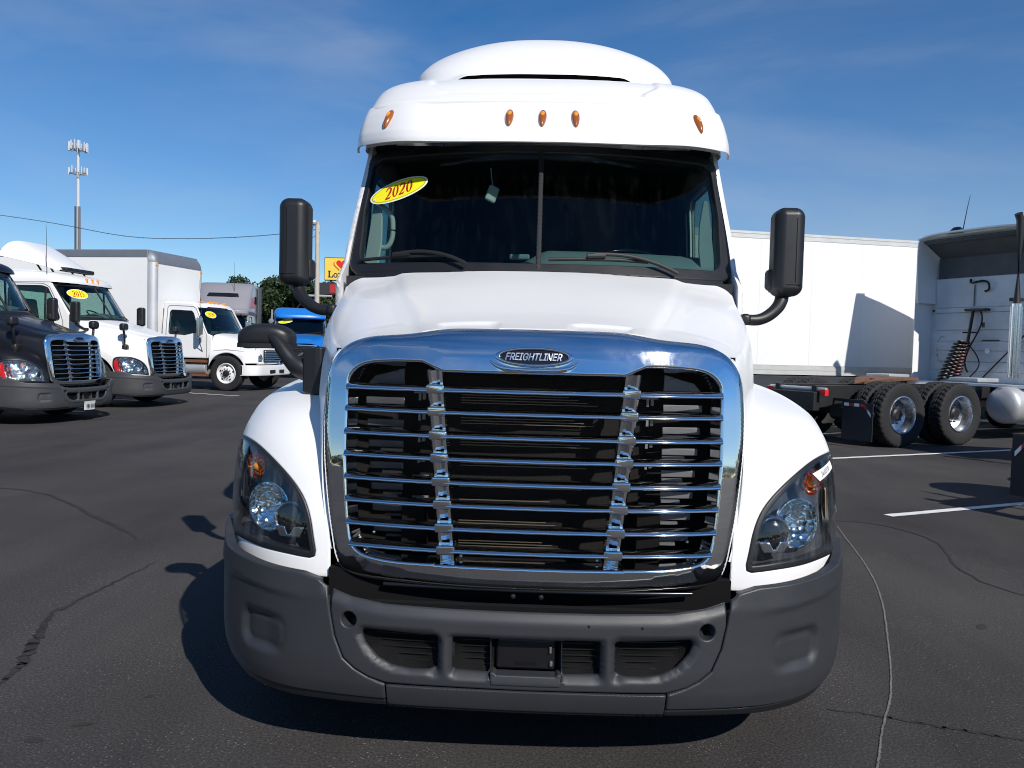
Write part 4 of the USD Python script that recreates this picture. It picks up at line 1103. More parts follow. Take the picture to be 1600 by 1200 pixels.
            part(p, 'mirror_arm', fl(tube(curve([(-1.06, .62, 1.60), (-1.03, .62, 1.45), (-.97, .66, 1.30)], 12), .022, 10)), M['plastic'])
            part(p, 'mirror_base', fl(rbox(-1.0, -.86, .60, .72, 1.18, 1.32, .05)), M['plastic'])

def build_chassis(T, o):
    part(T, 'frame', cat(box(-.46, -.38, .3, 7.4, .62, .88), box(.38, .46, .3, 7.4, .62, .88), box(-.62, .62, .55, 2.0, .55, 1.35), box(-1.0, 1.0, 1.95, 5.0, .88, 1.03)), M['void'], smooth=False)
    part(T, 'front_axle', cat(box(-.85, .85, 1.22, 1.38, .36, .50, .04)), M['steel'])
    for s in (-1, 1):
        add_wheel(T, np.array([s * 1.02, 1.30, .515]), s, rim='front')
    for y in (6.0, 7.3):
        for s in (-1, 1):
            add_wheel(T, np.array([s * 1.07, y, .515]), s, rim='dish')
            part(T, 'inner_tyre', mv(geo('tyre0.5150.27False', lambda: tyre_mesh()), (s * .74, y, .515)), M['tyre'])
    for s in (-1, 1):
        part(T, 'fuel_tank', lathe([(0, 2.75), (.29, 2.75), (.31, 2.78), (.31, 4.2), (.29, 4.23), (0, 4.23)], 32, 'y').apply_translation((s * .83, 0, .58)), M['alu'], smooth=40)
        part(T, 'side_skirt', box(*((1.10, 1.12) if s > 0 else (-1.12, -1.10)), 2.05, 2.7, .35, 1.0), M[o['paint']], smooth=False)
# ================================================================== the place: ground and markings
G = 420.0
single('asphalt_lot', trimesh.Trimesh(np.array([(-G, -60, 0), (G, -60, 0), (G, 620, 0), (-G, 620, 0)], float), [[0, 1, 2], [0, 2, 3]], process=False), M['asphalt'], 'dark worn asphalt of the truck lot', kind='structure', smooth=False)
def ribbon(pts, w, z, seed=1, n=240, ragged=.22, wob=1.0):
    c = curve(np.c_[np.asarray(pts, float), np.zeros(len(pts))], n)[:, :2]
    rr = np.random.default_rng(seed)
    if ragged > .1:
        c[:, 0] += .05 * wob * (meshkit.fbm(np.c_[np.arange(n) * .11, np.zeros(n), np.full(n, seed * 7.3)], 4, seed) - .5); c[:, 1] += .05 * wob * (meshkit.fbm(np.c_[np.arange(n) * .11, np.full(n, 9.1), np.full(n, seed * 3.7)], 4, seed + 9) - .5)
    t = np.gradient(c, axis=0); t /= np.linalg.norm(t, axis=1, keepdims=True)
    nn = np.stack([-t[:, 1], t[:, 0]], 1)
    ww = np.broadcast_to(w, (n,)) if np.ndim(w) == 0 else np.interp(np.linspace(0, 1, n), np.linspace(0, 1, len(w)), w)
    a = c + nn * (ww / 2 * (1 + ragged * rr.standard_normal(n)))[:, None]
    b = c - nn * (ww / 2 * (1 + ragged * rr.standard_normal(n)))[:, None]
    return grid(np.stack([np.c_[a, np.full(n, z)], np.c_[b, np.full(n, z)]], 1), flip=False)
def up(m):
    f = m.faces
    v = m.vertices
    nz = np.cross(v[f[:, 1]] - v[f[:, 0]], v[f[:, 2]] - v[f[:, 0]])[:, 2]
    f = f.copy(); f[nz < 0] = f[nz < 0][:, ::-1]
    return trimesh.Trimesh(v, f, process=False)
def line(name, a, b, w=.10):
    a, b = np.array(a, float), np.array(b, float)
    m = up(ribbon([a, (a + b) / 2, b], w, .004, 3, 40, .03))
    p = part('/World', name, m, M['line'], smooth=False)
    keys(stage.GetPrimAtPath(p), kind='structure')
HR, NR = np.array([math.cos(math.radians(27)), math.sin(math.radians(27))]), np.array([-math.sin(math.radians(27)), math.cos(math.radians(27))])
for a, L in (((4.02, 8.98), 16), ((3.24, 4.94), 15), ((4.62, 12.4), 16)):
    line('parking_line', a, np.array(a) + HR * L)
line('parking_line', (-13.5, 21.1), (-7.85, 18.65))
line('parking_line', (-16.0, 16.4), (-9.0, 16.2))
line('parking_line', (-16.0, 13.2), (-8.8, 13.0))
def mark(name, m, mt):
    p = part('/World', name, up(m), M[mt], smooth=False)
    keys(stage.GetPrimAtPath(p), kind='structure')
mark('sealed_crack', ribbon([(-5.04, 4.91), (-4.57, 4.76), (-4.13, 4.42), (-3.52, 3.83), (-3.25, 3.58), (-3.01, 3.35), (-2.82, 3.11)], [.015, .022, .035, .03, .045, .035, .01], .003, 4), 'tar')
mark('sealed_crack', ribbon([(-2.48, 1.57), (-2.47, 1.86), (-2.45, 2.18), (-2.43, 2.55)], [.025, .022, .015, .006], .003, 5), 'tar')
mark('sealed_crack', ribbon([(-2.50, 1.63), (-2.43, 1.38), (-2.30, 1.08), (-2.2, .80), (-2.16, .6)], [.012, .03, .05, .04, .01], .0034, 6), 'tar')
mark('sealed_crack', ribbon([(2.55, 4.58), (2.9, 4.56), (3.14, 4.25), (3.10, 3.6), (3.05, 2.5)], [.01, .016, .02, .018, .012], .003, 7), 'tar')
mark('sealed_crack', ribbon([(1.25, .72), (1.5, .66), (1.8, .55), (2.1, .50)], [.008, .02, .016, .008], .003, 17), 'tar')
for k, (x, y, a, b) in enumerate([(-1.75, .21, .035, .02), (-1.65, .34, .04, .015), (-1.52, .60, .02, .012), (2.45, 1.86, .05, .025)]):
    e = ellipse(x, y, a, b, 20 * k)
    P, t = tri_region(e, .015)
    mark('oil_spot', tm(np.c_[P, np.full(len(P), .0026)], t), 'tar')
sc = [(2.59, 4.41), (2.39, 3.44), (2.23, 2.75), (2.04, 2.14), (1.84, 1.6), (1.67, 1.16), (1.53, .84), (1.39, .57), (1.29, .36), (1.18, .13), (1.05, -.15)]
mark('pale_scratch', ribbon(sc, [.007, .009, .009, .008, .009, .009, .008, .007, .008, .008, .007], .0036, 8, 700, .35, .12), 'scratch')

# ================================================================== the white truck in front
T = thing('semi_truck', 'large white semi truck facing forward in the middle with chrome grille and grey bumper', 'semi truck')
O = dict(paint='white', full=True)
build_front(T, O)
build_cab(T, O)
build_chassis(T, O)
oval_sticker(T, Fws, -.790, 2.307, .176, .062, 17.5, '2020', -.009)

# ================================================================== the two conventional trucks on the left
B = thing('day_cab_truck', 'black semi truck at the left edge with chrome grille and white licence plate', 'semi truck', (-7.72, 11.25, 0), 86.0)
O2 = dict(paint='black_paint', bumper='bumper_old', lamps='old', roof='day', plate=True, hood_mirror='both')
build_front(B, O2); build_cab(B, O2); build_chassis(B, O2)
Wt = thing('day_cab_truck', 'white semi truck with raised roof deflector between the black truck and the box truck', 'semi truck', (-7.85, 15.0, 0), 86.5)
O3 = dict(paint='white', bumper='bumper_old', lamps='old', roof='day', hood_mirror='both')
build_front(Wt, O3); build_cab(Wt, O3); build_chassis(Wt, O3)
oval_sticker(Wt, Fws, -.62, 2.35, .23, .10, 2, '2015', .006, hk=1.2)
def deflector():
    P = []
    for v in np.linspace(0, 1, 14):
        y = 2.28 + 1.02 * v
        z = 2.87 + .58 * v ** .9
        hw = .62 + .42 * v
        row = []
        for a in np.linspace(-1, 1, 33):
            row.append((hw * a, y + .10 * a * a, z + .02 - (.05 + .32 * v) * abs(a) ** 5))
        P.append(row)
    return grid(np.array(P), .012, flip=True)
dp = part(Wt, 'roof_deflector', deflector(), M['white'], smooth=50)
for x in (-.55, .55):
    part(dp, 'deflector_strut', cat(cyl((x, 2.75, 2.80), (x, 3.1, 3.30), .02, 8), cyl((x, 2.5, 2.81), (x, 2.65, 3.02), .02, 8)), M['steel'])
part(dp, 'deflector_nose', rbox(-.5, .5, 2.24, 2.42, 2.84, 2.93, .03), M['plastic'])
part(Wt, 'antenna', tube([(-.98, 2.35, 2.66), (-.98, 2.36, 3.3), (-.98, 2.37, 3.75)], [.008, .006, .003], 6), M['plastic'])
part(B, 'antenna', tube([(-.98, 2.35, 2.66), (-.98, 2.37, 3.4)], [.008, .004], 6), M['plastic'])

# ================================================================== the box truck
def box_truck():
    th = math.radians(80.5)
    loc = np.array([-8.99, 20.64]) - np.array([math.cos(th) * -1.18 - math.sin(th) * .95, math.sin(th) * -1.18 + math.cos(th) * .95])
    X = thing('box_truck', 'white box truck with tall white cargo box and white steel wheels', 'box truck', (loc[0], loc[1], 0), 80.5)
    wh = M['white']
    # hood
    S = [(.16, [(0, 1.30), (.3, 1.29), (.55, 1.25), (.68, 1.17), (.72, 1.05), (.72, .85)]), (.55, [(0, 1.44), (.35, 1.43), (.62, 1.39), (.78, 1.30), (.83, 1.15), (.83, .9)]),
         (1.0, [(0, 1.56), (.4, 1.55), (.72, 1.51), (.88, 1.42), (.93, 1.25), (.93, .9)]), (1.48, [(0, 1.66), (.45, 1.655), (.80, 1.62), (.96, 1.54), (1.0, 1.3), (1.0, .9)])]
    ys = np.array([s[0] for s in S]); A = np.array([s[1] for s in S]); full = np.concatenate([A[:, :0:-1] * [-1, 1], A], 1)
    k = np.linspace(-1, 1, full.shape[1])
    fx, fz = RectBivariateSpline(ys, k, full[..., 0], kx=3, ky=2), RectBivariateSpline(ys, k, full[..., 1], kx=3, ky=2)
    yy, kk = np.linspace(.16, 1.48, 30), np.linspace(-1, 1, 71)
    x, z = fx(yy, kk), fz(yy, kk)
    hood = grid(np.stack([x, np.repeat(yy[:, None], 71, 1) + .12 * (np.abs(x) / .8) ** 2.5 * (1 - sm(np.repeat(yy[:, None], 71, 1), .2, .9)), z], -1), .01)
    part(X, 'hood', hood, wh, smooth=45)
    arch = Point(.95, .50).buffer(.60, 24)
    fpoly = Polygon([(.10, .82), (.10, 1.02), (.22, 1.14), (.45, 1.20), (.95, 1.235), (1.35, 1.20), (1.50, 1.10), (1.52, .55), (1.50, .50), (.38, .50)]).difference(arch).difference(sbox(-1, 0, .36, .80))
    fside = panel(fpoly, lambda u, v: np.stack([1.16 - .05 * sm(v, 1.0, 1.25) - .32 * (1 - sm(u, .05, .55)) ** 2, u, v], 1), .03, .04, .03)
    def ftop():
        rows = []
        for y in np.linspace(.12, 1.5, 24):
            zt = float(np.interp(y, [.10, .22, .45, .95, 1.35, 1.5], [1.02, 1.14, 1.20, 1.235, 1.20, 1.10])) - .015
            xo = 1.14 - .32 * (1 - float(sm(np.array(y), .05, .55))) ** 2
            rows.append([(xo, y, zt - .02), (xo - .04, y, zt), (xo - .15, y, zt + .03), (.74, y, zt + .06), (.60, y, zt + .02)])
        return grid(np.array(rows), .01, flip=True)
    for s in (-1, 1):
        fl = (lambda m: m) if s > 0 else mir
        f = part(X, 'fender', fl(fside), wh, smooth=45)
        part(f, 'fender_top', fl(ftop()), wh, smooth=50)
        part(f, 'wheel_well', fl(box(.55, 1.08, .40, 1.5, 1.02, 1.06)), M['void'], smooth=False)
        hl = part(X, 'headlight', fl(panel(rounded([(.56, .92), (.98, .94), (.99, 1.02), (.90, 1.10), (.62, 1.10), (.55, 1.04)], .03), lambda u, v: np.stack([u, .10 + .35 * np.clip(u - .55, 0, 1) ** 2 * 2 + .4 * (v - .9), v], 1), .05, .03, .01)), M['facet'])
        part(hl, 'lamp_lens', fl(panel(rounded([(.57, .93), (.97, .95), (.98, 1.02), (.90, 1.09), (.62, 1.09), (.56, 1.04)], .03), lambda u, v: np.stack([u, .088 + .35 * np.clip(u - .55, 0, 1) ** 2 * 2 + .4 * (v - .9), v], 1), .004, .05)), M['lens'])
        add_wheel(X, np.array([s * 1.05, .95, .505]), s, rim='front', rimmat='white_wheel', R=.505, w=.25)
        for y in (6.6,):
            add_wheel(X, np.array([s * 1.08, y, .505]), s, rim='dish', rimmat='white_wheel', R=.505, w=.25)
    part(X, 'front_panel', grid(np.array([[(a * .74, .14 + .10 * abs(a) ** 3, z) for a in np.linspace(-1, 1, 21)] for z in np.linspace(1.30, .78, 6)]), .02, flip=True), wh, smooth=50)
    gp = part(X, 'grille', box(-.47, .47, .10, .16, .86, 1.20, .02), M['void'])
    for j in range(6):
        part(gp, 'grille_bar', rbox(-.47, .47, .075, .12, .875 + j * .055, .905 + j * .055, .012), M['chrome_rough'])
    def bumper():
        c = np.array([(-1.20, .42), (-1.17, .22), (-1.05, .06), (-.7, -.02), (0, -.05), (.7, -.02), (1.05, .06), (1.17, .22), (1.20, .42)])
        q = curve(np.c_[c, np.zeros(9)], 60)
        prof = [(.06, .76), (.01, .755), (0, .72), (0, .50), (.02, .46), (.08, .45)]
        return grid(np.array([[(p[0] * (1 - d * .3), p[1] + d, z) for p in q] for d, z in prof]), .02, flip=True)
    bp = part(X, 'bumper', bumper(), wh, smooth=40)
    part(bp, 'tow_pocket', cat(rbox(-.42, -.12, -.07, .02, .52, .62, .02), rbox(.12, .42, -.07, .02, .52, .62, .02)), M['plastic'])
    # cab
    side = Polygon([(1.44, .92), (1.44, 1.58), (1.60, 1.64), (1.98, 2.40), (2.12, 2.52), (3.0, 2.55), (3.05, 2.5), (3.05, .92)])
    win = rounded([(1.86, 1.70), (2.08, 2.22), (2.14, 2.28), (2.78, 2.30), (2.82, 2.25), (2.82, 1.62), (2.3, 1.60)], .05)
    Fs = lambda u, v: np.stack([1.10 - .10 * sm(v, 1.6, 2.6), u, v], 1)
    body, glass = panel(side.difference(win), Fs, .04, .05, .03, .01), panel(win.buffer(.004), lambda u, v: offs(Fs, u, v, -.012), .004, .1)
    fr = panel(win.buffer(.02).difference(win.buffer(-.006)), lambda u, v: offs(Fs, u, v, .003), .02, .05, .004)
    seam = panel(LineString([(1.60, .96), (1.60, 1.60), (2.0, 2.36), (2.10, 2.42), (2.86, 2.44), (2.92, 2.38), (2.92, .96)]).buffer(.008, cap_style=2), lambda u, v: offs(Fs, u, v, .0015), .002, .06)
    for s in (-1, 1):
        fl = (lambda m: m) if s > 0 else mir
        sd = part(X, 'cab_side', fl(body), wh, smooth=40)
        part(sd, 'side_window', fl(glass), M['side_glass'])
        part(sd, 'window_frame', fl(fr), M['rubber'])
        part(sd, 'door_seam', fl(seam), M['void'])
        part(sd, 'door_handle', fl(rbox(1.10, 1.13, 2.72, 2.86, 1.42, 1.46, .012)), M['plastic'])
        m = part(X, 'side_mirror', fl(rbox(1.24, 1.46, 1.62, 1.72, 1.52, 2.10, .04)), M['chrome_rough'], smooth=40)
        part(m, 'mirror_glass', fl(rbox(1.26, 1.44, 1.715, 1.728, 1.56, 2.06, .004)), M['mirror_glass'])
        part(m, 'mirror_bracket', fl(cyl((1.33, 1.68, 2.08), (1.06, 1.80, 2.30), .014, 8)), M['plastic'])
        part(m, 'mirror_bracket', fl(cat(cyl((1.33, 1.68, 1.54), (1.30, 1.72, 1.42), .014, 8), cyl((1.30, 1.72, 1.42), (1.09, 1.80, 1.44), .014, 8), cyl((1.30, 1.72, 1.42), (1.09, 1.74, 1.10), .012, 8))), M['plastic'])
        h = part(X, 'hood_mirror', fl(mv(lathe([(.0, -.05), (.08, -.035), (.105, 0), (.10, .01), (0, .012)], 20, 'y'), (.98, .55, 1.60))), M['plastic'])
        part(h, 'mirror_stalk', fl(cyl((.98, .56, 1.52), (.90, .60, 1.28), .012, 8)), M['plastic'])
        st = part(X, 'cab_step', fl(cat(box(.78, 1.12, 1.62, 2.9, .80, .88), box(.80, 1.10, 1.62, 2.9, .40, .46))), M['brown'], smooth=False)
        part(st, 'step_tank', fl(lathe([(0, 1.66), (.17, 1.68), (.185, 1.72), (.185, 2.86), (.17, 2.9), (0, 2.9)], 24, 'y').apply_translation((.90, 0, .63))), M['alu_dull'])
    def Fw(u, v):
        return np.stack([u, 1.46 + .53 * (v - 1.62) + .16 * (np.abs(u) / 1.0) ** 2.2, v], 1)
    o2 = rounded([(-1.04, 1.60), (1.04, 1.60), (.97, 2.44), (-.97, 2.44)], .08); g2 = rounded([(-.97, 1.66), (.97, 1.66), (.91, 2.38), (-.91, 2.38)], .07)
    part(X, 'windshield_frame', panel(o2.difference(g2), Fw, .04, .04, .012), M['rubber'])
    part(X, 'windshield', panel(g2.buffer(.005), lambda u, v: offs(Fw, u, v, -.01), .004, .1), M['side_glass'])
    tb = [(2.40, 1.90, .985, .22), (2.46, 1.93, .98, .22), (2.52, 1.99, .96, .24), (2.56, 2.10, .90, .3), (2.575, 2.3, .7, .3)]
    part(X, 'roof', cat(grid(slice_dome(tb, 61, 16, 3.05, 2.6)), box(-.8, .8, 2.2, 3.05, 2.54, 2.57)), wh, smooth=50)
    for xx in (-.62, -.2, 0, .2, .62):
        part(X, 'marker_lamp', rbox(xx - .05, xx + .05, 2.02, 2.14, 2.55, 2.60, .02), M['amber'])
    part(X, 'cab_back', box(-1.0, 1.0, 3.02, 3.05, .95, 2.54), wh, smooth=False)
    inn = part(X, 'interior', cat(box(-1.0, 1.0, 1.6, 3.0, .95, 1.0), box(-.95, .95, 2.1, 3.0, 2.45, 2.48), box(-.95, .95, 2.97, 3.0, 1.0, 2.45), box(-.98, .98, 1.52, 1.95, 1.2, 1.62)), M['cab_dark'], smooth=False)
    wl = mv(trimesh.creation.torus(.21, .015, major_sections=32, minor_sections=8), (.48, 2.05, 1.72), rx=.7)
    part(inn, 'steering_wheel', wl, M['gloss'])
    for xx in (-.5, .5):
        part(inn, 'seat', cat(rbox(xx - .25, xx + .25, 2.35, 2.8, 1.2, 1.4, .06), rbox(xx - .24, xx + .24, 2.75, 2.9, 1.35, 2.1, .06)), M['cab_dark'])
    part(X, 'wiper', cat(*[tube([Fw(np.array([a]), np.array([1.67]))[0] + [0, -.02, .01], Fw(np.array([b]), np.array([1.71]))[0] + [0, -.02, .01]], .008, 6) for a, b in ((-.75, -.1), (.05, .75))]), M['rubber'])
    part(X, 'antenna', tube([(-.92, 1.9, 2.3), (-.95, 1.95, 3.2)], [.008, .004], 6), M['plastic'])
    oval_sticker(X, Fw, -.56, 2.20, .22, .10, 0, '2020', .006)
    part(X, 'frame', cat(box(-.45, -.36, .3, 9.4, .66, .90), box(.36, .45, .3, 9.4, .66, .90), box(-.6, .6, .3, 1.5, .45, 1.2), box(-.85, .85, .9, 1.0, .42, .52)), M['void'], smooth=False)
    # cargo box
    y0, y1, z0, z1, hw = 3.20, 9.6, 1.06, 3.86, 1.26
    cargo = part(X, 'cargo_box', box(-hw + .02, hw - .02, y0 + .20, y1, z0, z1 - .06), M['box_white'], smooth=False)
    part(cargo, 'front_wall', box(-hw + .17, hw - .17, y0 + .01, y0 + .06, z0, z1 - .19), M['box_white'], smooth=False)
    for s in (-1, 1):
        fl = (lambda m: m) if s > 0 else mir
        q = np.linspace(0, np.pi / 2, 10)
        post = grid(np.array([[(hw - .17 + .17 * math.sin(a), y0 + .22 - .22 * math.cos(a), z) for a in q] for z in (z0, z1 - .18)]), .01, flip=True)
        part(cargo, 'corner_post', fl(post), M['alu_dull'], smooth=60)
        for j in range(5):
            part(cargo, 'side_panel', fl(box(hw - .02, hw + .002, y0 + .23 + j * 1.235, y0 + .23 + j * 1.235 + 1.230, z0 + .10, z1 - .02)), M['box_white'], smooth=False)
        part(cargo, 'bottom_rail', fl(box(hw - .02, hw + .008, y0 + .22, y1, z0 - .06, z0 + .095)), M['alu_dull'], smooth=False)
        part(cargo, 'top_rail', fl(rbox(hw - .06, hw + .012, y0 + .22, y1, z1 - .06, z1 + .18, .03)), M['rail_grey'])
    cap = []
    for a in np.linspace(0, np.pi / 2, 10):
        yy_, zz_ = y0 + .36 - .36 * math.cos(a), z1 - .20 + .385 * math.sin(a)
        row = []
        for b in np.linspace(-1, 1, 41):
            e_ = max(0, (abs(b) - .86) / .14)
            row.append((b * hw, yy_ + .2 * e_ ** 2, zz_ - .10 * e_ ** 2 * math.sin(a)))
        cap.append(row)
    part(cargo, 'roof_cap', cat(grid(np.array(cap), .01, flip=True), box(-hw + .03, hw - .03, y0 + .26, y1, z1 + .12, z1 + .18)), M['rail_grey'], smooth=50)
    for xx in (-1.12, 1.12):
        part(cargo, 'clearance_lamp', rbox(xx - .06, xx + .06, y0 - .01, y0 + .09, z1 - .29, z1 - .23, .015), M['amber'])
    return X
box_truck()

# ================================================================== the grey sleeper truck and the blue truck at the back
def big_truck(name, label, loc, rz, paint, sleeper, sticker):
    X = thing(name, label, 'semi truck', loc, rz)
    wh = M[paint]
    S = [(.10, [(0, 1.42), (.3, 1.41), (.55, 1.36), (.68, 1.25), (.70, 1.0), (.70, .7)]), (.6, [(0, 1.60), (.4, 1.59), (.70, 1.54), (.84, 1.42), (.87, 1.15), (.87, .75)]), (1.1, [(0, 1.72), (.45, 1.71), (.80, 1.67), (.95, 1.56), (.98, 1.25), (.98, .8)]), (1.5, [(0, 1.80), (.5, 1.79), (.86, 1.75), (1.0, 1.64), (1.04, 1.3), (1.04, .8)])]
    ys = np.array([s[0] for s in S]); A = np.array([s[1] for s in S]); full = np.concatenate([A[:, :0:-1] * [-1, 1], A], 1)
    k = np.linspace(-1, 1, full.shape[1])
    yy, kk = np.linspace(.10, 1.5, 30), np.linspace(-1, 1, 71)
    x, z = RectBivariateSpline(ys, k, full[..., 0], kx=3, ky=2)(yy, kk), RectBivariateSpline(ys, k, full[..., 1], kx=3, ky=2)(yy, kk)
    part(X, 'hood', grid(np.stack([x, np.repeat(yy[:, None], 71, 1), z], -1), .01), wh, smooth=45)
    g = part(X, 'grille', box(-.52, .52, .05, .13, .72, 1.33, .03), M['gloss'])
    for j in range(8):
        part(g, 'grille_bar', rbox(-.50, .50, .030, .06, .76 + j * .07, .785 + j * .07, .008), M['gloss'] if paint == 'blue_paint' else M['chrome_rough'])
    part(g, 'grille_frame', panel(rrect(-.56, .56, .69, 1.36, .06).difference(rrect(-.50, .50, .74, 1.31, .04)), flat(.045), .05, .05, .015), wh if paint == 'blue_paint' else M['chrome_rough'])
    part(g, 'diagonal_bar', hull([(-.48, .02, .80), (-.48, .04, .80), (-.48, .02, .74), (-.48, .04, .74), (.48, .02, 1.26), (.48, .04, 1.26), (.48, .02, 1.32), (.48, .04, 1.32)]), M['chrome_rough'])
    for s in (-1, 1):
        fl = (lambda m: m) if s > 0 else mir
        rows = []
        for a in np.linspace(-.15, np.pi + .1, 26):
            c, sn = math.cos(a), math.sin(a)
            y, zz = 1.22 - .68 * c, .52 + .66 * sn
            rows.append([(.72, y, zz + .03), (1.02, y, zz + .02), (1.14, y, zz - .01), (1.18, y, zz - .06), (1.18, 1.22 - .60 * c, .52 + .58 * sn)])
        part(X, 'fender', fl(grid(np.array(rows), .012)), wh, smooth=45)
        hl = part(X, 'headlight', fl(panel(rounded([(.66, .88), (1.08, .92), (1.10, 1.02), (.98, 1.14), (.76, 1.18), (.66, 1.10)], .03), lambda u, v: np.stack([u, .16 + .7 * np.clip(u - .66, 0, 1) ** 1.6 + .5 * (v - .9), v], 1), .06, .03, .012)), M['facet'])
        part(hl, 'lamp_trim', fl(panel(rounded([(.64, .84), (1.08, .88), (1.09, .915), (.65, .875)], .005), lambda u, v: np.stack([u, .15 + .7 * np.clip(u - .66, 0, 1) ** 1.6 + .5 * (v - .9), v], 1), .06, .05)), M['plastic'])
        add_wheel(X, np.array([s * 1.03, 1.22, .515]), s, rim='front')
        add_wheel(X, np.array([s * 1.07, 6.4, .515]), s, rim='dish')
        m = part(X, 'side_mirror', fl(rbox(1.22, 1.45, 1.60, 1.74, 1.62, 2.16, .04)), M['plastic'] if sleeper else wh, smooth=45)
        part(m, 'mirror_arm', fl(cat(cyl((1.30, 1.68, 2.10), (1.02, 1.80, 2.20), .02, 8), cyl((1.30, 1.68, 1.68), (1.02, 1.75, 1.66), .02, 8))), M['plastic'])
        part(m, 'mirror_glass', fl(rbox(1.24, 1.43, 1.735, 1.748, 1.66, 2.12, .004)), M['mirror_glass'])
    def bmp():
        c = np.array([(-1.22, .75), (-1.20, .35), (-1.05, .10), (-.7, 0), (0, -.04), (.7, 0), (1.05, .10), (1.20, .35), (1.22, .75)])
        q = curve(np.c_[c, np.zeros(9)], 60)
        return grid(np.array([[(p[0] * (1 - d * .3), p[1] + d, zz) for p in q] for d, zz in [(.10, .70), (.02, .69), (0, .64), (0, .40), (.03, .32), (.10, .29)]]), .02, flip=True)
    bp = part(X, 'bumper', bmp(), wh, smooth=40)
    part(bp, 'air_slot', rbox(-.50, .50, -.05, .04, .42, .54, .03), M['void'])
    yb = 5.0 if sleeper else 3.3
    def Fw(u, v):
        return np.stack([u, 1.48 + .50 * (v - 1.78) + .24 * (np.abs(u) / 1.02) ** 2.2, v], 1)
    ztop = 2.62
    side = Polygon([(1.46, .95), (1.46, 1.74), (1.74, 1.80), (2.10, ztop), (yb, ztop), (yb, .95)])
    win = rounded([(1.98, 1.80), (2.20, 2.34), (2.26, 2.40), (2.92, 2.42), (2.96, 2.36), (2.96, 1.72), (2.4, 1.70)], .05)
    Fs = lambda u, v: np.stack([1.08 - .05 * sm(v, 1.7, 2.7), u, v], 1)
    body, glass = panel(side.difference(win), Fs, .04, .06, .03, .01), panel(win.buffer(.004), lambda u, v: offs(Fs, u, v, -.012), .004, .12)
    for s in (-1, 1):
        fl = (lambda m: m) if s > 0 else mir
        sd = part(X, 'cab_side', fl(body), wh, smooth=40)
        part(sd, 'side_window', fl(glass), M['side_glass'])
        part(sd, 'window_frame', fl(panel(win.buffer(.02).difference(win.buffer(-.006)), lambda u, v: offs(Fs, u, v, .003), .02, .05, .004)), M['rubber'])
    o2 = rounded([(-1.03, 1.77), (1.03, 1.77), (.99, 2.50), (-.99, 2.50)], .07); g2 = rounded([(-.97, 1.82), (.97, 1.82), (.93, 2.45), (-.93, 2.45)], .06)
    part(X, 'windshield_frame', panel(o2.difference(g2), Fw, .04, .04, .012), M['rubber'])
    part(X, 'windshield', panel(g2.buffer(.005), lambda u, v: offs(Fw, u, v, -.01), .004, .1), M['side_glass'])
    part(X, 'wiper', cat(*[tube([Fw(np.array([a]), np.array([1.83]))[0] + [0, -.02, .01], Fw(np.array([b]), np.array([1.87]))[0] + [0, -.02, .01]], .009, 6) for a, b in ((-.8, -.1), (.05, .8))]), M['rubber'])
    part(X, 'interior', cat(box(-1.0, 1.0, 1.6, 3.2, .95, 1.0), box(-.98, .98, 2.2, 3.2, 2.55, 2.58), box(-1.0, 1.0, 3.2, 3.24, 1.0, 2.58), box(-.98, .98, 1.56, 2.0, 1.2, 1.78)), M['cab_dark'], smooth=False)
    if sleeper:
        tb = [(2.46, 1.74, 1.03, .34), (2.56, 1.66, 1.05, .40), (2.64, 1.66, 1.06, .42), (2.70, 1.80, 1.05, .42), (2.95, 2.05, 1.05, .42), (3.25, 2.38, 1.06, .42), (3.55, 2.72, 1.06, .40), (3.72, 2.98, 1.04, .38), (3.79, 3.15, 1.0, .40), (3.82, 3.4, .9, .4)]
        rf = part(X, 'roof_fairing', cat(grid(slice_dome(tb, 101, 60, 5.0, 2.5)), box(-.85, .85, 3.5, 5.0, 3.70, 3.818)), wh, smooth=50)
        part(rf, 'roof_window', panel(rounded([(-.62, 3.20), (.62, 3.20), (.56, 3.36), (-.56, 3.36)], .02), lambda u, v: np.stack([u, 2.30 + 1.13 * (v - 3.20) + .40 * (1 - np.sqrt(1 - np.clip(np.abs(u) / 1.06, 0, .99) ** 2.5)), v], 1), .03, .05, .006), M['gloss'])
        for s in (-1, 1):
            fl = (lambda m: m) if s > 0 else mir
            part(X, 'side_fairing', fl(box(1.09, 1.12, 4.3, 5.35, .95, 3.75)), M['grey'], smooth=False)
            part(rf, 'roof_corner_vent', fl(box(1.062, 1.072, 3.6, 4.1, 3.0, 3.3)), M['void'], smooth=False)
        part(X, 'antenna', tube([(.40, 2.6, 3.3), (.40, 2.62, 4.6)], [.010, .004], 6), M['plastic'])
    else:
        tb = [(2.44, 1.78, 1.01, .30), (2.50, 1.60, 1.05, .36), (2.60, 1.62, 1.06, .38), (2.78, 1.90, 1.04, .40), (2.88, 2.1, .98, .42), (2.93, 2.4, .86, .5)]
        part(X, 'roof', cat(grid(slice_dome(tb, 81, 36, 3.3, 2.5)), box(-.8, .8, 2.6, 3.3, 2.80, 2.925)), wh, smooth=50)
        part(X, 'cab_back', box(-1.03, 1.03, 3.27, 3.3, .95, 2.6), wh, smooth=False)
    if sticker:
        oval_sticker(X, Fw, -.62, 2.33, .30, .085, 10, '2019', .006)
    part(X, 'frame', cat(box(-.46, -.38, .3, 7.2, .62, .88), box(.38, .46, .3, 7.2, .62, .88), box(-.6, .6, .2, 1.6, .45, 1.3)), M['void'], smooth=False)
    return X
big_truck('sleeper_truck', 'silver grey sleeper truck with dark roof window behind the box truck', (-12.15, 27.4, 0), 12.0, 'grey_paint', True, False)
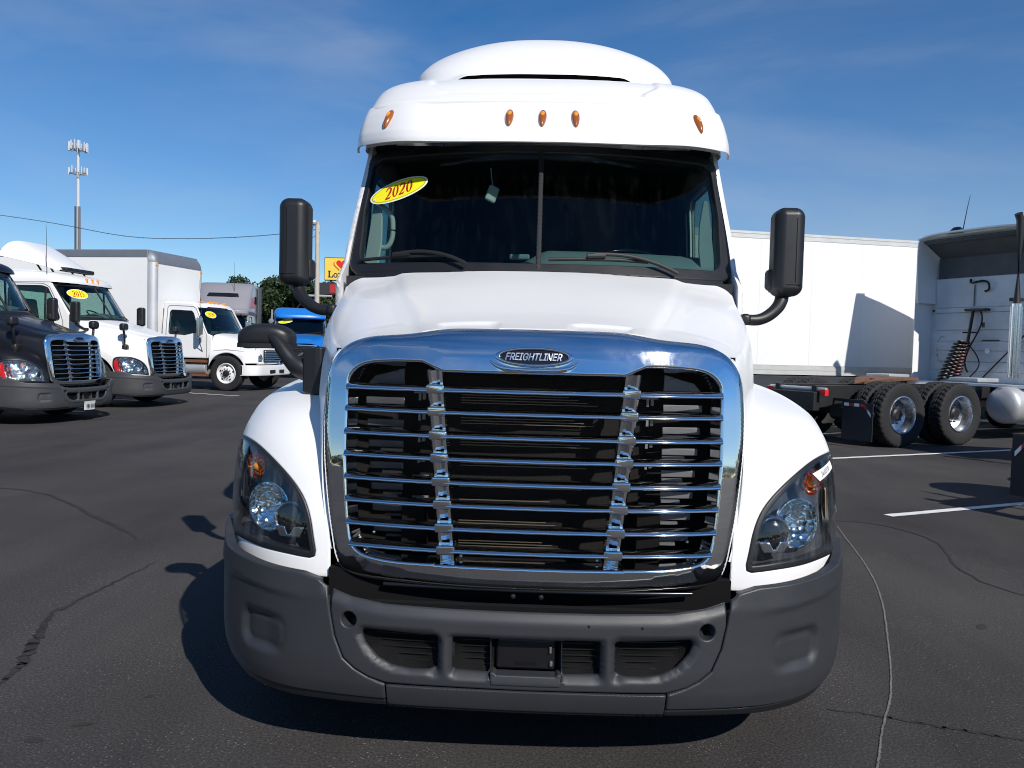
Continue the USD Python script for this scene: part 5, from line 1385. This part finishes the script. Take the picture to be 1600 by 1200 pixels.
big_truck('blue_truck', 'bright blue semi truck with yellow windscreen sticker in front of the trees', (-9.55, 30.3, 0), 20.0, 'blue_paint', False, True)

# ================================================================== the tractor seen from behind, the trailer, and the next tractor
def tractor_geometry(X):
    wh = M['white']
    A = .0
    # frame and suspension
    fr = part(X, 'frame', cat(box(-.46, -.36, .4, 8.25, .70, .96), box(.36, .46, .4, 8.25, .70, .96), box(-.36, .36, 5.2, 5.3, .72, .92), box(-.36, .36, 6.3, 6.4, .72, .92), box(-.55, .55, .5, 2.2, .5, 1.4)), M['steel'], smooth=False)
    tail = part(X, 'frame_tail', cat(hull([(-.47, 7.6, .95), (-.47, 8.35, .62), (-.47, 8.30, .58), (-.47, 7.6, .70), (-.35, 7.6, .95), (-.35, 8.35, .62), (-.35, 8.30, .58), (-.35, 7.6, .70)]), hull([(.47, 7.6, .95), (.47, 8.35, .62), (.47, 8.30, .58), (.47, 7.6, .70), (.35, 7.6, .95), (.35, 8.35, .62), (.35, 8.30, .58), (.35, 7.6, .70)]), rbox(-.50, .50, 8.20, 8.34, .55, .86, .02)), M['steel'], smooth=30)
    part(tail, 'cross_tube', cyl((-.62, 8.20, .90), (.62, 8.20, .90), .035, 10), M['alu_dull'])
    part(tail, 'licence_lamp', lathe([(0, 8.34), (.03, 8.345), (.03, 8.36), (0, 8.365)], 14, 'y').apply_translation((.02, 0, .66)), M['alu_dull'])
    for s in (-1, 1):
        part(tail, 'tail_lamp', rbox(s * .60 - .055, s * .60 + .055, 8.18, 8.26, .80, .91, .010), M['red_lens'])
    def susp():
        ms = [cyl((-.8, y, .515), (.8, y, .515), .08, 12) for y in (5.70, 7.10)]
        ms += [rbox(-.2, .2, y - .2, y + .2, .35, .68, .1) for y in (5.70, 7.10)]
        for s in (-1, 1):
            for y in (6.05, 7.45):
                ms.append(lathe([(0, .60), (.10, .60), (.13, .64), (.10, .68), (.13, .72), (.10, .78), (0, .78)], 16, 'z').apply_translation((s * .42, y, -.05)))
        return cat(*ms)
    part(X, 'suspension', susp(), M['steel'])
    for y in (5.70, 7.10):
        for s in (-1, 1):
            add_wheel(X, np.array([s * 1.065, y, .525]), s, rim='dish', lug=True, R=.525, w=.27)
            it = mv(geo('tyre0.5250.27True', lambda: tyre_mesh(.525, .27, True)), (s * .735, y, .525))
            part(X, 'inner_tyre', it, M['tyre'])
    fw = part(X, 'fifth_wheel', extrude(Polygon([(-.46, 0), (-.40, -.25), (-.10, -.62), (-.05, -.30), (.05, -.30), (.10, -.62), (.40, -.25), (.46, 0), (.40, .38), (-.40, .38)]), 0, .05), M['rust'], smooth=False)
    # turn the plate flat: x, depth -> y, thickness -> z
    mp = UsdGeom.Mesh(stage.GetPrimAtPath(fw)); v = np.array(mp.GetPointsAttr().Get())
    v = np.stack([v[:, 0], 6.15 - v[:, 2], 1.055 + v[:, 1] - .16 * np.clip(-v[:, 2] - .1, 0, 1)], 1)
    mp.GetPointsAttr().Set(Vt.Vec3fArray.FromNumpy(v.astype(np.float32)))
    part(fw, 'fifth_wheel_base', cat(rbox(-.36, -.28, 6.0, 6.3, .96, 1.06, .02), rbox(.28, .36, 6.0, 6.3, .96, 1.06, .02)), M['rust'])
    for s in (-1, 1):
        fl = (lambda m: m) if s > 0 else mir
        fp = part(X, 'mud_flap', fl(box(.66, 1.26, 7.86, 7.875, .12, .72)), M['rubber'], smooth=False)
        part(fp, 'flap_bracket', fl(cat(box(.46, 1.08, 7.84, 7.88, .72, .765), hull([(1.08, 7.84, .72), (1.08, 7.88, .72), (1.08, 7.84, .765), (1.08, 7.88, .765), (1.26, 7.84, .52), (1.26, 7.88, .52), (1.27, 7.84, .56), (1.27, 7.88, .56)]))), M['steel'], smooth=False)
        for k in range(4):
            part(fp, 'reflective_tape', fl(box(.70 + k * .10, .797 + k * .10, 7.877, 7.882, .655, .705)), M['sticker_white'] if k % 2 == 0 else M['red_paint'], smooth=False)
        for k in range(2):
            a0, a1 = k / 2, (k + 1) / 2 - .02
            part(fp, 'reflective_tape', fl(hull([(1.10 + .13 * a0, y, .70 - .15 * a0 - dz) for y in (7.877, 7.882) for dz in (0, .05)] + [(1.10 + .13 * a1, y, .70 - .15 * a1 - dz) for y in (7.877, 7.882) for dz in (0, .05)])), M['red_paint'] if k == 0 else M['sticker_white'], smooth=False)
        part(X, 'fuel_tank', fl(lathe([(0, 4.24), (.12, 4.235), (.24, 4.20), (.30, 4.16), (.33, 4.10), (.33, 2.4), (.30, 2.34), (0, 2.3)], 36, 'y').apply_translation((.86, 0, .64))), M['alu_dull'], smooth=50)
        part(X, 'deck_plate', fl(rbox(.62, 1.16, 4.72, 5.28, 1.06, 1.13, .015)), M['alu_dull'])
        # exhaust stack on the kerb side only
        if s < 0:
            st = part(X, 'exhaust_stack', fl(cyl((1.05, 4.18, 1.15), (1.05, 4.18, 2.45), .085, 20)), M['chrome_rough'])
            part(st, 'stack_pipe', fl(tube([(1.05, 4.18, 2.45), (1.05, 4.18, 3.7), (1.05, 4.20, 3.92), (1.05, 4.26, 4.02)], [.062, .062, .064, .066], 16)), M['steel'])
            part(st, 'stack_guard', fl(cat(*[box(1.05 + .088 * math.cos(a) - .006, 1.05 + .088 * math.cos(a) + .006, 4.18 + .088 * math.sin(a) - .006, 4.18 + .088 * math.sin(a) + .006, 1.2, 2.4) for a in np.linspace(0, 2 * np.pi, 12, endpoint=False)])), M['alu'], smooth=False, kind='stuff')
            part(st, 'stack_bracket', fl(rbox(.90, 1.06, 3.98, 4.18, 2.50, 2.56, .015)), M['steel'])
        # side walls with extenders
        side = Polygon([(1.62, .95), (1.62, 1.75), (2.05, 2.6), (2.9, 3.16), (3.5, 3.54), (4.0, 3.82), (4.0, 1.0), (3.9, .95)])
        w_ = rounded([(2.02, 1.76), (2.22, 2.30), (2.30, 2.36), (2.92, 2.36), (2.95, 1.74)], .05)
        Fs = lambda u, v: np.stack([1.165 - .04 * sm(v, 3.0, 3.8) + 0 * u, u, v], 1)
        sd = part(X, 'side_wall', fl(panel((side if s > 0 else side.difference(sbox(3.58, 0, 5, 5))).difference(w_), Fs, .022, .10, .02)), wh, smooth=40)
        part(sd, 'side_window', fl(panel(w_.buffer(.004), lambda u, v: offs(Fs, u, v, -.01), .004, .2)), M['side_glass'])
    part(X, 'bunk_floor', box(-1.14, 1.14, 1.7, 3.9, .95, 1.0), wh, smooth=False)
    W0 = -.42
    n_before = {str(p.GetPath()) for p in stage.GetPrimAtPath(X).GetAllChildren()}
    # rear wall made of pressed panels
    wall = part(X, 'rear_wall', box(-1.14, 1.14, 3.86, 3.90, .98, 3.05), M['greyed'], smooth=False)
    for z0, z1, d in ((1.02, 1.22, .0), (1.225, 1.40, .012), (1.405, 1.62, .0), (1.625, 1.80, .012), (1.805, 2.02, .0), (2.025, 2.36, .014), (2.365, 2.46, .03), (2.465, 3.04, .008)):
        part(wall, 'wall_panel', rbox(-1.05, 1.05, 3.89, 3.915 + d, z0, z1, .008), M['greyed'])
    part(wall, 'wall_rail', rbox(-1.12, 1.12, 3.90, 3.935, 2.40, 2.435, .006), M['steel'])
    part(wall, 'grab_rail', tube(curve([(.86, 3.93, 1.90), (.86, 3.99, 1.88), (.86, 3.99, 1.40), (.86, 3.93, 1.38)], 20), .014, 8), M['alu'])
    part(wall, 'wall_badge', lathe([(0, 3.925), (.05, 3.925), (.05, 3.945), (0, 3.95)], 24, 'y').apply_translation((-.10, 0, 1.62)), M['sticker_white'])
    part(wall, 'vent_slot', cat(box(.12, .26, 3.925, 3.935, 1.965, 1.985), box(.30, .44, 3.925, 3.935, 1.965, 1.985), box(-.32, .02, 3.925, 3.94, 1.815, 1.83)), M['void'], smooth=False)
    part(wall, 'stay_bar', cyl((-.95, 4.02, 2.02), (-.02, 3.96, 1.08), .014, 8), M['steel'])
    part(wall, 'top_hook', tube(curve([(.30, 3.95, 3.00), (.22, 4.02, 2.93), (.02, 4.02, 2.95), (-.08, 4.0, 2.92), (-.10, 3.98, 2.80), (-.02, 3.98, 2.76)], 30), .022, 8), M['plastic'])
    part(wall, 'hook_stem', cyl((.22, 3.94, 2.90), (.22, 3.94, 2.48), .010, 8), M['grey'])
    post = part(X, 'hose_holder', cat(cyl((.18, 4.0, 2.42), (.24, 4.05, 1.75), .03, 10), rbox(-.12, .34, 3.93, 4.06, 2.38, 2.43, .02)), M['plastic'])
    for k, mt in enumerate(('hose_red', 'plastic', 'plastic')):
        t = np.linspace(0, 1, 170)
        cx, cy = .24 + .22 * t + .10 * (k - .5) * t, 4.12 + .07 * k
        hel = np.stack([cx + .085 * np.cos(2 * np.pi * 11 * t + k), cy + .085 * np.sin(2 * np.pi * 11 * t + k), 1.80 - (.68 + .05 * k) * t], 1)
        part(post, 'coiled_hose', tube(hel, .019, 7), M[mt])
    part(post, 'straight_hose', tube(curve([(.06, 4.0, 2.40), (-.02, 4.03, 2.28), (.12, 4.06, 1.8), (.20, 4.06, 1.2)], 30), .016, 8), M['plastic'])
    part(post, 'air_hose', tube(curve([(.22, 4.06, 1.75), (.02, 4.05, 1.5), (-.02, 4.05, 1.35), (.16, 4.05, 1.10), (.22, 4.03, 1.02)], 30), .012, 8), M['plastic'])
    part(post, 'hose_tag', rbox(-.08, -.03, 4.02, 4.04, 2.06, 2.16, .006), M['plastic'])
    for q in stage.GetPrimAtPath(X).GetAllChildren():
        if str(q.GetPath()) not in n_before:                        # the wall and all that hangs on it stand W0 further in
            for m_ in [q, *q.GetAllChildren()]:
                at = UsdGeom.Mesh(m_).GetPointsAttr(); v = np.array(at.Get()); v[:, 1] += W0
                at.Set(Vt.Vec3fArray.FromNumpy(v.astype(np.float32)))
    # hollow roof fairing, open behind
    tb = [(2.55, 1.95, 1.08, .34), (2.9, 2.35, 1.10, .40), (3.3, 2.95, 1.12, .44), (3.6, 3.40, 1.12, .40), (3.78, 3.75, 1.10, .26), (3.86, 3.95, 1.06, .07)]
    P = slice_dome(tb, 61, 40, 4.04, 2.6)
    P[..., 1] = np.where(P[..., 0] < -.98, np.minimum(P[..., 1], 3.62), P[..., 1])
    rf = part(X, 'roof_fairing', grid(P, .02), wh, smooth=50)
    tb2 = [(2.9, 2.25, 1.04, .40), (3.3, 2.65, 1.06, .44), (3.6, 3.1, 1.06, .46), (3.72, 3.5, 1.04, .44), (3.77, 3.85, .98, .1)]
    part(rf, 'fairing_dark_sheet', cat(hull([(-1.04, 3.98, 3.775), (1.04, 3.98, 3.775), (-1.04, 3.98, 3.765), (1.04, 3.98, 3.765), (-1.0, 3.46, 3.46), (1.0, 3.46, 3.46), (-1.0, 3.46, 3.45), (1.0, 3.46, 3.45)]), box(-1.04, 1.04, 3.44, 3.47, 2.6, 3.46)), M['dark_sheet'], smooth=50)  # dark sheet added to darken the hollow of the fairing
    top = []
    for y in np.linspace(3.86, 4.06, 12):
        top.append([(a * 1.10, y, 3.83 + .05 * (1 - abs(a) ** 4) - .03 * abs(a) ** 8 + .12 * (y - 3.86)) for a in np.linspace(-1, 1, 31)])
    part(rf, 'fairing_top', grid(np.array(top), .03), wh, smooth=50)
    part(rf, 'fairing_rib', cat(*[rbox(-1.0, 1.0, y, y + .03, 3.70, 3.79, .01) for y in (3.93,)]), M['plastic'])
    part(X, 'roof_antenna', cat(hull(rbox(.18, .52, 3.88, 4.0, 3.86, 3.88, .008).vertices, rbox(.28, .40, 3.92, 3.98, 3.95, 3.98, .008).vertices), tube([(.22, 3.95, 3.88), (.15, 3.95, 4.30), (.10, 3.95, 4.55)], [.010, .007, .004], 6)), M['plastic'])
    # hood end, cowl and front wheels
    S = [(.10, [(0, 1.5), (.5, 1.45), (.78, 1.30), (.80, .7)]), (.8, [(0, 1.7), (.6, 1.65), (.92, 1.48), (.95, .8)]), (1.62, [(0, 1.86), (.8, 1.80), (1.08, 1.62), (1.12, .9)])]
    ys = np.array([s[0] for s in S]); AA = np.array([s[1] for s in S]); full = np.concatenate([AA[:, :0:-1] * [-1, 1], AA], 1)
    k = np.linspace(-1, 1, full.shape[1]); yy, kk = np.linspace(.1, 1.62, 16), np.linspace(-1, 1, 41)
    part(X, 'hood', grid(np.stack([RectBivariateSpline(ys, k, full[..., 0], kx=2, ky=2)(yy, kk), np.repeat(yy[:, None], 41, 1), RectBivariateSpline(ys, k, full[..., 1], kx=2, ky=2)(yy, kk)], -1), .01), wh, smooth=45)
    part(X, 'grille', rbox(-.55, .55, .02, .14, .7, 1.4, .04), M['chrome_rough'])
    part(X, 'bumper', rbox(-1.2, 1.2, -.1, .4, .3, .68, .08), M['bumper'])
    part(X, 'windshield', panel(rrect(-1.0, 1.0, 1.84, 2.56, .06), lambda u, v: np.stack([u, 1.62 + .55 * (v - 1.84) + .25 * np.abs(u) ** 2.2, v], 1), .01, .1), M['gloss'])
    for s in (-1, 1):
        add_wheel(X, np.array([s * 1.03, 1.22, .515]), s, rim='front')
RZ = 117.5
Hh, Nn = np.array([math.cos(math.radians(27.5)), math.sin(math.radians(27.5))]), np.array([-math.sin(math.radians(27.5)), math.cos(math.radians(27.5))])
w0 = np.array([5.878, 10.704])
loc1 = w0 + Nn * 1.20 + Hh * 7.10
R1 = thing('white_tractor', 'white tractor seen from behind with coiled air hoses and bare tandem wheels', 'semi truck', (loc1[0], loc1[1], 0), RZ)
tractor_geometry(R1)
loc2 = loc1 - Nn * 6.42 - Hh * 2.60
R3 = UsdGeom.Xform.Define(stage, numbered('/World', 'white_tractor'))
R3.GetPrim().GetReferences().AddInternalReference(R1)
R3.GetPrim().SetInstanceable(True)
R3.ClearXformOpOrder()
for op in list(R3.GetOrderedXformOps()):
    pass
R3.GetPrim().GetAttribute('xformOp:translate').Set(Gf.Vec3d(loc2[0], loc2[1], 0))
R3.GetPrim().GetAttribute('xformOp:rotateZ').Set(RZ)
UsdGeom.Xformable(R3.GetPrim()).SetXformOpOrder([UsdGeom.XformOp(R3.GetPrim().GetAttribute('xformOp:translate')), UsdGeom.XformOp(R3.GetPrim().GetAttribute('xformOp:rotateZ'))])
keys(R3.GetPrim(), 'tractor at the right edge of which only a mud flap shows', 'semi truck')

def add_unseen_truck(name, source, label, loc, rz):
    """An unseen truck of the same kind, added for the chrome in front to mirror."""
    x = UsdGeom.Xform.Define(stage, numbered('/World', name))
    p = x.GetPrim()
    p.GetReferences().AddInternalReference(source)
    p.SetInstanceable(True)
    p.GetAttribute('xformOp:translate').Set(Gf.Vec3d(*loc)); p.GetAttribute('xformOp:rotateZ').Set(rz)
    keys(p, label, 'semi truck')
add_unseen_truck('white_tractor', R1, 'white tractor added unseen for reflections just right of the picture beside the mud flap', (*(loc1 - Nn * 9.63 - Hh * 2.4), 0), RZ)  # unseen copies added to show up in the chrome
add_unseen_truck('white_tractor', R1, 'white tractor added unseen for reflections right of the camera, second beyond the mud flap', (*(loc1 - Nn * 12.84 - Hh * 2.6), 0), RZ)
add_unseen_truck('day_cab_truck', B, 'black semi truck added unseen for reflections left of the camera, first beyond the left edge', (-7.5, 3.9, 0), 86.0)
add_unseen_truck('day_cab_truck', B, 'black semi truck added unseen for reflections left of the camera, second beyond the left edge', (-7.3, .5, 0), 86.0)
def trailer():
    a = 14.0
    H, N = np.array([math.cos(math.radians(a)), math.sin(math.radians(a))]), np.array([-math.sin(math.radians(a)), math.cos(math.radians(a))])
    base = H * 3.2 + N * 13.2                                       # rear near corner on the ground
    X = thing('box_trailer', 'long white box trailer behind the tractor on the right', 'trailer', (base[0], base[1], 0), a)
    L, Wd, z0, z1 = 15.6, 2.6, 1.03, 3.98
    n = 13
    part(X, 'cargo_box', box(0, L, .02, Wd - .02, z0 + .06, z1 - .03), M['white_plain'], smooth=False)
    for k in range(n):
        w = L / n
        for y, nm in ((-.004, 'side_panel'), (Wd - .018, 'side_panel')):
            part(X, nm, box(k * w + .0015, (k + 1) * w - .0015, y, y + .022, z0 + .20, z1 - .13), M['white_plain'], smooth=False)
    for y in (-.012, Wd - .018):
        part(X, 'bottom_rail', cat(box(0, L, y, y + .03, z0, z0 + .09), box(0, L, y - .004, y + .03, z0 + .094, z0 + .195)), M['rail'], smooth=False)
        part(X, 'top_rail', cat(box(0, L, y, y + .03, z1 - .125, z1 - .01), box(0, L, y - .008, y + .03, z1 - .035, z1 + .015)), M['rail'], smooth=False)
    part(X, 'roof', box(0, L, .02, Wd - .02, z1 - .03, z1), M['alu_dull'], smooth=False)
    part(X, 'rivets', cat(*[box(.12 + i * .24, .128 + i * .24, -.019, -.012, z0 + .14, z0 + .148) for i in range(int(L / .24))]), M['alu_dull'], smooth=False, kind='stuff')
    part(X, 'under_frame', cat(box(.2, 4.5, .75, .85, .75, 1.06), box(.2, 4.5, Wd - .85, Wd - .75, .75, 1.06), box(0, L, .3, Wd - .3, 1.0, 1.06)), M['steel'], smooth=False)
    part(X, 'landing_gear', cat(box(12.2, 12.35, .55, .70, .12, 1.05), box(12.2, 12.35, Wd - .70, Wd - .55, .12, 1.05), box(12.12, 12.43, .48, .77, 0.0, .12), box(12.12, 12.43, Wd - .77, Wd - .48, 0.0, .12)), M['steel'], smooth=False)
    for x in (1.2, 2.5):
        for y in (.22, .55, Wd - .55, Wd - .22):
            t = mv(geo('tyre0.5150.27False', lambda: tyre_mesh()), (0, 0, 0), rz=math.pi / 2)
            part(X, 'wheel', t.apply_translation((x, y, .515)), M['tyre'])
    part(X, 'rear_bumper', cat(box(-.02, .06, .3, Wd - .3, .45, .55), box(0, .06, .6, .68, .5, 1.06), box(0, .06, Wd - .68, Wd - .6, .5, 1.06)), M['steel'], smooth=False)
trailer()

# ================================================================== tower, poles, wire, sign
def cell_tower():
    X = thing('cell_tower', 'tall thin cell phone mast with two rings of white antennas above the left trucks', 'cell tower', (-116.2, 200, 0))
    part(X, 'lower_mast', lathe([(.74, 0), (.60, 34.0), (0, 34.0)][::-1], 24, 'z'), M['galv'])
    part(X, 'upper_mast', lathe([(.42, 33.9), (.30, 50.4), (0, 50.4)][::-1], 24, 'z'), M['antenna_white'])
    part(X, 'mast_cables', cat(*[box(s * .5 - .07, s * .5 + .07, -.62, -.45, 0, 34.0) for s in (-1, 1)]), M['steel'], smooth=False)
    rr = np.random.default_rng(5)
    for zc, rad, n, hh in ((48.8, 1.9, 12, 2.2), (42.9, 1.9, 6, 1.8)):
        pl = part(X, 'antenna_platform', cat(trimesh.creation.torus(rad, .09, major_sections=24, minor_sections=6).apply_translation((0, 0, zc - .7)), *[cyl((0, 0, zc - 1.1), (rad * math.cos(a), rad * math.sin(a), zc - .7), .09, 6) for a in np.arange(6) * np.pi / 3]), M['galv'])
        for k in range(n):
            a = 2 * np.pi * (k + .3) / n
            c, s = math.cos(a), math.sin(a)
            m = rbox(-.20, .20, -.11, .11, -hh / 2, hh / 2, .05)
            m = mv(m, (rad * 1.08 * c, rad * 1.08 * s, zc + .15 * rr.standard_normal()), rz=a)
            part(pl, 'panel_antenna', m, M['antenna_white'])
            part(pl, 'radio_unit', mv(rbox(-.12, .12, -.14, .14, -.35, .35, .03), (rad * .78 * c, rad * .78 * s, zc - .3), rz=a), M['galv'])
cell_tower()
PX, PY = -14.35, 50.0
def pole(x, y, h):
    X = thing('utility_pole', 'weathered pole with a flood lamp at its top beside the heart sign', 'utility pole', (x, y, 0)) if h > 9.1 else thing('utility_pole', 'wooden pole carrying the wire beyond the left edge', 'utility pole', (x, y, 0))
    part(X, 'post', tube([(.10, 0, 0), (.02, 0, h * .5), (0, 0, h)], [.17, .155, .14], 16), M['pole'])
    return X
LP = pole(PX - .12, PY, 9.2)
part(LP, 'lamp_head', cat(mv(lathe([(0, -.02), (.12, -.02), (.22, .14), (.20, .26), (.10, .34), (0, .35)], 20, 'z'), (-.18, -.12, 9.02), rx=.5), rbox(-.08, .16, -.08, .08, 8.55, 9.0, .03)), M['alu_dull'])
part(LP, 'lamp_wire', tube(curve([(-.20, -.1, 8.9), (-.34, -.1, 8.5), (-.26, -.1, 8.2), (-.12, -.1, 8.35)], 14), .015, 6), M['cable'])
part(LP, 'cross_arm', rbox(-.55, 1.0, -.06, .06, 4.44, 4.56, .02), M['alu_dull'])
pole(-58.0, 62.0, 9.0)
wire = curve([(-58.0, 62.0, 8.9 + 2.6), (-38.9, 55.2, 10.02), (-31.8, 52.8, 8.92), (-25.9, 50.4, 8.02), (-22.7, 50.1, 8.0), (-16.6, 50.0, 8.44), (PX - .12, PY, 8.75)], 60)
wp_ = single('overhead_wire', tube(wire, .022, 6), M['cable'], 'thin dark wire sagging across the sky from the pole to the left edge', 'wire')
for i in range(6, 59, 2):
    part(wp_, 'wire_clip', trimesh.creation.icosphere(1, .028).apply_translation(wire[i] - [0, 0, .02]), M['cable'])

def heart_sign():
    X = thing('heart_sign', 'yellow roadside sign with a red heart and dark brown lettering', 'sign', (-17.75, 70, 0))
    part(X, 'sign_post', cat(box(-.35, .35, -.2, .2, 0, 7.1, .05)), M['galv'])
    part(X, 'sign_box', rbox(-1.52, 1.52, -.20, .22, 7.02, 9.06, .05), M['steel'])
    part(X, 'sign_face', box(-1.46, 1.46, -.225, -.19, 7.08, 9.00), M['sign_yellow'], smooth=False)
    t = np.linspace(0, 2 * np.pi, 60, endpoint=False)
    hx, hz = 16 * np.sin(t) ** 3, 13 * np.cos(t) - 5 * np.cos(2 * t) - 2 * np.cos(3 * t) - np.cos(4 * t)
    H = Polygon(np.c_[hx, hz] * .030)
    for dx, dz, mt, y, nm in ((-.24, -.06, 'print_dark', -.228, 'heart_shadow'), (-.20, -.02, 'sign_orange', -.231, 'heart_layer'), (-.10, .0, 'yellow', -.234, 'heart_layer'), (0, .04, 'sign_red', -.237, 'heart')):
        part(X, nm, extrude(affinity.translate(H, .02 + dx, 8.42 + dz), y, y + .03), M[mt], smooth=False)
    def slab(g):
        return g
    def ring(cx, cz, a, b, th):
        return ellipse(cx, cz, a, b).difference(ellipse(cx, cz, a - th, b - th * .7))
    Lg = unary_union([sbox(0, 0, .13, .60), sbox(-.06, 0, .40, .09), sbox(.32, 0, .40, .20), sbox(-.06, .52, .20, .60)])
    og = ring(.62, .20, .20, .21, .11)
    vg = unary_union([Polygon([(.86, .41), (1.0, .41), (1.10, .14), (1.20, .41), (1.34, .41), (1.16, 0), (1.04, 0)]), sbox(.82, .36, 1.04, .42), sbox(1.16, .36, 1.38, .42)])
    eg = unary_union([ring(1.56, .20, .20, .21, .11).difference(sbox(1.56, .06, 1.80, .17)), sbox(1.42, .17, 1.74, .23)])
    ap = Polygon([(1.86, .60), (1.96, .60), (1.90, .44), (1.85, .44)])
    sg = unary_union([sbox(2.02, 0, 2.34, .09), sbox(2.02, .165, 2.34, .245), sbox(2.02, .33, 2.34, .42), sbox(2.02, .20, 2.12, .40), sbox(2.24, .04, 2.34, .22)])
    for g in (Lg, og, vg, eg, ap, sg):
        part(X, 'letter', extrude(affinity.translate(g, -1.12, 7.28), -.236, -.21), M['print_dark'], smooth=False)
    part(X, 'price_board', rbox(-2.35, 1.4, -.18, .18, 5.80, 6.82, .03), M['print_dark'])
    part(X, 'price_panel', box(-1.0, .1, -.195, -.175, 5.95, 6.68), M['red_paint'], smooth=False)
    part(X, 'price_panel', box(.2, 1.2, -.195, -.175, 5.95, 6.68), M['red_paint'], smooth=False)
heart_sign()
single('red_canopy', rbox(-16.75, -14.0, 69.0, 70.5, 4.3, 5.1, .05), M['sign_red'], 'red flat canopy under the heart sign', 'canopy')

# ================================================================== trees
def leafmat(name, a, b):
    n = {'oi': ('geometry', {}), 'r': ('rgb_ramp', {'ramp': [(0, a), (1, b)]}), 'p': ('principled_bsdf', {'roughness': .6}), 't': ('translucent_bsdf', {}), 'm': ('mix_closure', {'fac': .25})}
    return usdkit.material(stage, f'/World/Looks/{name}', n, [('oi.random_per_island', 'r.fac'), ('r.color', 'p.base_color'), ('r.color', 't.color'), ('p.BSDF', 'm.closure1'), ('t.BSDF', 'm.closure2')], surface='m.closure')
LEAF = [leafmat('leaves_dark', (.022, .045, .012), (.075, .11, .03)), leafmat('leaves_mid', (.03, .055, .014), (.095, .13, .035)), leafmat('leaves_rust', (.05, .05, .015), (.14, .11, .04))]
M['bark'] = mat('bark', (.09, .07, .05), .9, vary=.3, vscale=4.0)
def leaf_cloud(centers, n_per, size, rr):
    V, Fc = [], []
    k = 0
    for c, r in centers:
        n = int(n_per * r * r)
        d = rr.standard_normal((n, 3)); d /= np.linalg.norm(d, axis=1, keepdims=True)
        p = c + d * (r * rr.uniform(.55, 1.08, (n, 1))) * [1, 1, .85]
        a = rr.standard_normal((n, 3)); a -= d * (a * d).sum(1, keepdims=True) * .5; a /= np.linalg.norm(a, axis=1, keepdims=True)
        b = np.cross(a, d + .6 * rr.standard_normal((n, 3))); b /= np.linalg.norm(b, axis=1, keepdims=True)
        s = size * rr.uniform(.6, 1.4, (n, 1))
        q = np.stack([p - a * s, p + b * s * .6, p + a * s, p - b * s * .6], 1)
        V.append(q.reshape(-1, 3))
        i = k + np.arange(n)[:, None] * 4
        Fc.append(np.vstack([np.hstack([i, i + 1, i + 2]), np.hstack([i, i + 2, i + 3])]))
        k += 4 * n
    return tm(np.vstack(V), np.vstack(Fc))
def tree(x, y, h, w, kind, label, seed, group=None):
    rr = np.random.default_rng(seed)
    X = thing('broadleaf_tree', label, 'tree', (x, y, 0), group=group)
    limbs = [tube(curve([(0, 0, 0), (.1, .05, h * .3), (.0, .1, h * .75)], 10), np.linspace(.26, .08, 10), 10)]
    for k in range(7):
        a = rr.uniform(0, 2 * np.pi); z = h * rr.uniform(.25, .55)
        e = np.array([math.cos(a) * w * .6, math.sin(a) * w * .6, z + h * .25])
        limbs.append(tube(curve([(0, 0, z), e * [.5, .5, 0] + [0, 0, z + h * .10], e], 8), np.linspace(.10, .03, 8), 7))
    part(X, 'trunk', cat(*limbs), M['bark'])
    cs = []
    for k in range(34):
        a, rad, z = rr.uniform(0, 2 * np.pi), w * math.sqrt(rr.uniform(0, 1)) * .8, rr.uniform(.28, .92)
        env = math.sin(min(1, (z - .15) / .8) * math.pi) ** .6
        cs.append((np.array([rad * env * math.cos(a), rad * env * math.sin(a), z * h]), rr.uniform(.55, 1.05) * w * .30))
    part(X, 'crown', leaf_cloud(cs, 200, .18, rr), LEAF[kind], smooth=False)
tree(-28.2, 82, 8.1, 4.2, 0, 'dark green tree just right of the silver sleeper truck', 11)
tree(-25.2, 80, 8.7, 4.2, 1, 'rounded green tree above the blue truck', 12)
tree(-22.4, 83, 8.0, 3.8, 2, 'rust tinged tree between the blue truck and the pole', 13)
tree(-32.6, 84, 8.4, 3.4, 1, 'green tree mostly hidden behind the silver sleeper truck', 14)
tree(-18.6, 84, 6.4, 2.8, 0, 'low dark tree under the heart sign', 15)
rr = np.random.default_rng(21)
far = [(np.array([150 * math.sin(a), 150 * math.cos(a), 0]) * (1 + rr.uniform(-.05, .05)) + [0, 0, rr.uniform(1.5, 5.5)], rr.uniform(2.2, 3.6)) for a in np.linspace(-np.pi, np.pi, 340)]
single('far_wood', leaf_cloud(far, 14, .75, rr), LEAF[0], 'dark line of far trees along the horizon round the lot', kind='stuff', smooth=False)
def small_pole(x, y):
    X = thing('street_lamp', 'thin grey post with a small round box beside the silver sleeper truck', 'post', (x, y, 0))
    part(X, 'post', cyl((0, 0, 0), (0, 0, 3.0), .05, 10), M['galv'])
    part(X, 'meter_box', mv(lathe([(0, -.08), (.11, -.07), (.13, 0), (.11, .07), (0, .08)], 18, 'y'), (0, -.08, 2.45)), M['galv'])
small_pole(-12.9, 36.5)
